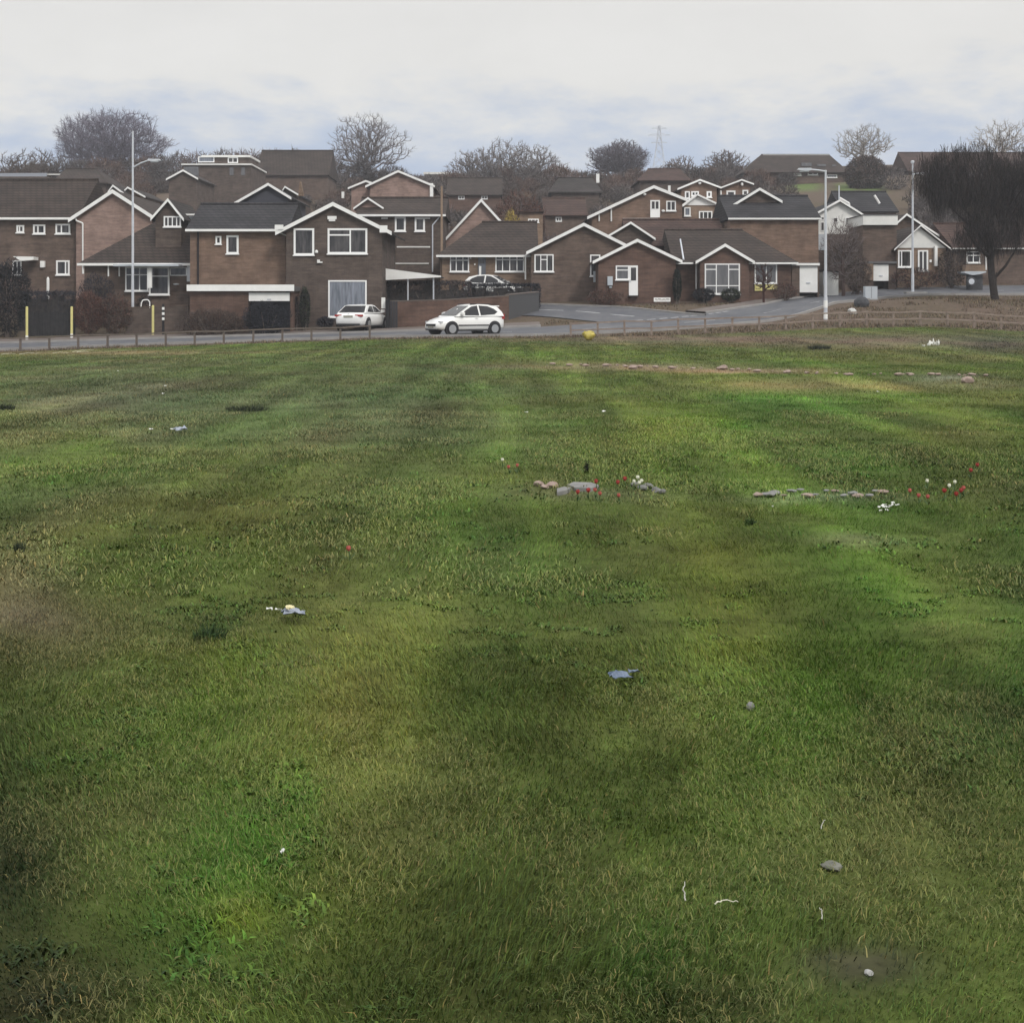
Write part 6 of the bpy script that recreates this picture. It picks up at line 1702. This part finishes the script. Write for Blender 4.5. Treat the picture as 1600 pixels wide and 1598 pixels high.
# red and white flowers
PET_R = weathered('red_petals', (.34, .040, .032), (.24, .03, .03), 30, .6)
PET_P = weathered('pinkish_red_petals', (.45, .12, .10), (.36, .06, .05), 30, .6)
PET_W = weathered('cream_petals', (.78, .78, .66), (.66, .66, .5), 30, .6)
LEAFM = pmat('flower_leaf', (.045, .085, .025), .6)
def flower_proto(pm, h, s):
    r = thing('flower', 'x', 'flower', (0, 0, 0))
    m = MB(); m.path([(0, 0, -.01), (.006, 0, h * .5), (0, 0, h)], .004, 5); m.build('stem', LEAFM, r)
    m = MB()
    for k in range(6):
        a = math.pi * 2 * k / 6; rr_ = s * (.5 if k % 2 else .42)
        ring = []
        for t, wq, rq in ((0, .15, .25), (.4, .62, 1.0), (.75, .55, .95), (1, .08, .75)):
            ring.append((t, wq * s * .85, rq * rr_))
        L_ = [(rq * math.cos(a) - wq * .5 * math.sin(a), rq * math.sin(a) + wq * .5 * math.cos(a), h + t * s * 1.25) for t, wq, rq in ring]
        R_ = [(rq * math.cos(a) + wq * .5 * math.sin(a), rq * math.sin(a) - wq * .5 * math.cos(a), h + t * s * 1.25) for t, wq, rq in ring]
        o = len(m.v); m.v += L_ + R_; m.f += [(o + i, o + i + 1, o + 5 + i, o + 4 + i) for i in range(3)]
    m.build('bloom', pm, r)
    m = MB()
    for k in range(2):
        a = k * 2.6 + .5; c, sn = math.cos(a), math.sin(a)
        m.add([(0, 0, 0), (c * .03 - sn * .008, sn * .03 + c * .008, h * .45), (c * .05, sn * .05, h * .8), (c * .03 + sn * .008, sn * .03 - c * .008, h * .45)], [(0, 1, 2, 3)])
    m.build('leaf', LEAFM, r)
    return r
protos = {'r': flower_proto(PET_R, .062, .034), 'p': flower_proto(PET_P, .058, .030), 'w': flower_proto(PET_W, .068, .030)}
used = set()
def flower(k, u, v, label, group):
    """the bloom sits at photo pixel (u, v)"""
    h = {'r': .085, 'p': .08, 'w': .09}[k]
    y = F * (H - h) / (v - V0); x = X(u, y); z = G(x, y)
    p = protos[k]
    o = p if k not in used else copy_tree(p)
    used.add(k)
    o.location = (x, y, z); o.rotation_euler = (rng.uniform(-.12, .12), rng.uniform(-.12, .12), rng.uniform(0, 6.28))
    o['label'] = label; o['group'] = group
for u, v in ((932, 748), (964, 749), (977, 743), (902, 765), (920, 762)): flower('r', u, v, 'red flower growing beside the grey broken slabs', 'red flowers by the slabs')
for u, v in ((938, 766), (930, 761), (968, 768), (796, 727), (808, 725)): flower('p', u, v, 'faded pinkish red flower near the grey broken slabs', 'pinkish flowers by the slabs')
for u, v in ((990, 747), (998, 741), (998, 749), (1003, 746)): flower('w', u, v, 'cream flower in the little clump above the dark rubble', 'cream flowers above the rubble')
for u, v in ((1474, 763), (1494, 768), (1500, 763), (1517, 731), (1528, 725)): flower('r', u, v, 'red flower in the loose patch at the right of the field', 'red flowers at the right')
for u, v in ((1421, 761), (1435, 768), (1451, 770), (1507, 759)): flower('p', u, v, 'faded pinkish flower in the loose patch at the right of the field', 'pinkish flowers at the right')
for u, v in ((1449, 748), (1484, 756), (1491, 750)): flower('w', u, v, 'cream flower among the red flowers at the right of the field', 'cream flowers at the right')
flower('w', 784, 717, 'lone cream flower up left of the slabs', 'lone cream flower')
flower('p', 546, 857, 'lone dull red flower in the left half of the field', 'lone red flower')
# dark tussocks
def tussock(label, u, v, halfw, hgt, cols, seed, n=500):
    c = lie(u, v); rx = halfw / F * c[1]
    V, T, C = cloud(int(n * .6), (rx, rx * .7, hgt * .5), hgt * .9, .012 if c[1] < 15 else .03, cols, seed, .3, 1.2, 0, .3, center=(0, 0, hgt * .42))
    o = array_mesh('grass_tussock', V, T, C * 1.5, VEG); o.location = c
    return tag(o, label, 'tussock')
TD = [(42, 58, 34), (52, 70, 40), (36, 48, 32), (62, 78, 44)]
TB = [(44, 50, 40), (36, 40, 36), (56, 62, 46), (70, 78, 52)]
tussock('dark flat clump of coarse grass in the upper left of the field', 385, 642, 34, .075, TB, 601, 900)
tussock('dark clump of coarse grass at the left edge high in the field', 8, 641, 16, .09, TB, 602, 600)
tussock('nearly black small tussock at the left edge halfway down', 30, 862, 9, .06, TB, 603, 260)
tussock('dark green tussock left of the crumpled wrapper', 328, 1000, 24, .07, TD, 604, 420)
tussock('tiny dark tuft above the slabs and red flowers', 917, 739, 3, .12, [(24, 26, 22), (34, 36, 30)], 605, 90)
tussock('small dark tuft between the stone strip and the slabs', 1172, 820, 9, .05, TD, 606, 200)
tussock('dark smudge of coarse grass below the right fence', 1280, 546, 18, .16, [(50, 54, 44), (42, 46, 40)], 607, 600)

# ================================================================== winter air
hz = bpy.data.meshes.new('haze')
mb = MB(); mb.box(-505, 505, -65, 705, -8, 52)
ho = mb.build('haze', pmat('haze_air', (1, 1, 1)))
hm = ho.data.materials[0]; t = hm.node_tree; t.nodes.clear()
o_n = t.nodes.new('ShaderNodeOutputMaterial'); pv = t.nodes.new('ShaderNodeVolumePrincipled')
pv.inputs['Color'].default_value = (.93, .95, 1.0, 1); pv.inputs['Density'].default_value = 0.00055
pv.inputs['Anisotropy'].default_value = 0.2
t.links.new(pv.outputs['Volume'], o_n.inputs['Volume'])
tag(ho, kind='stuff')
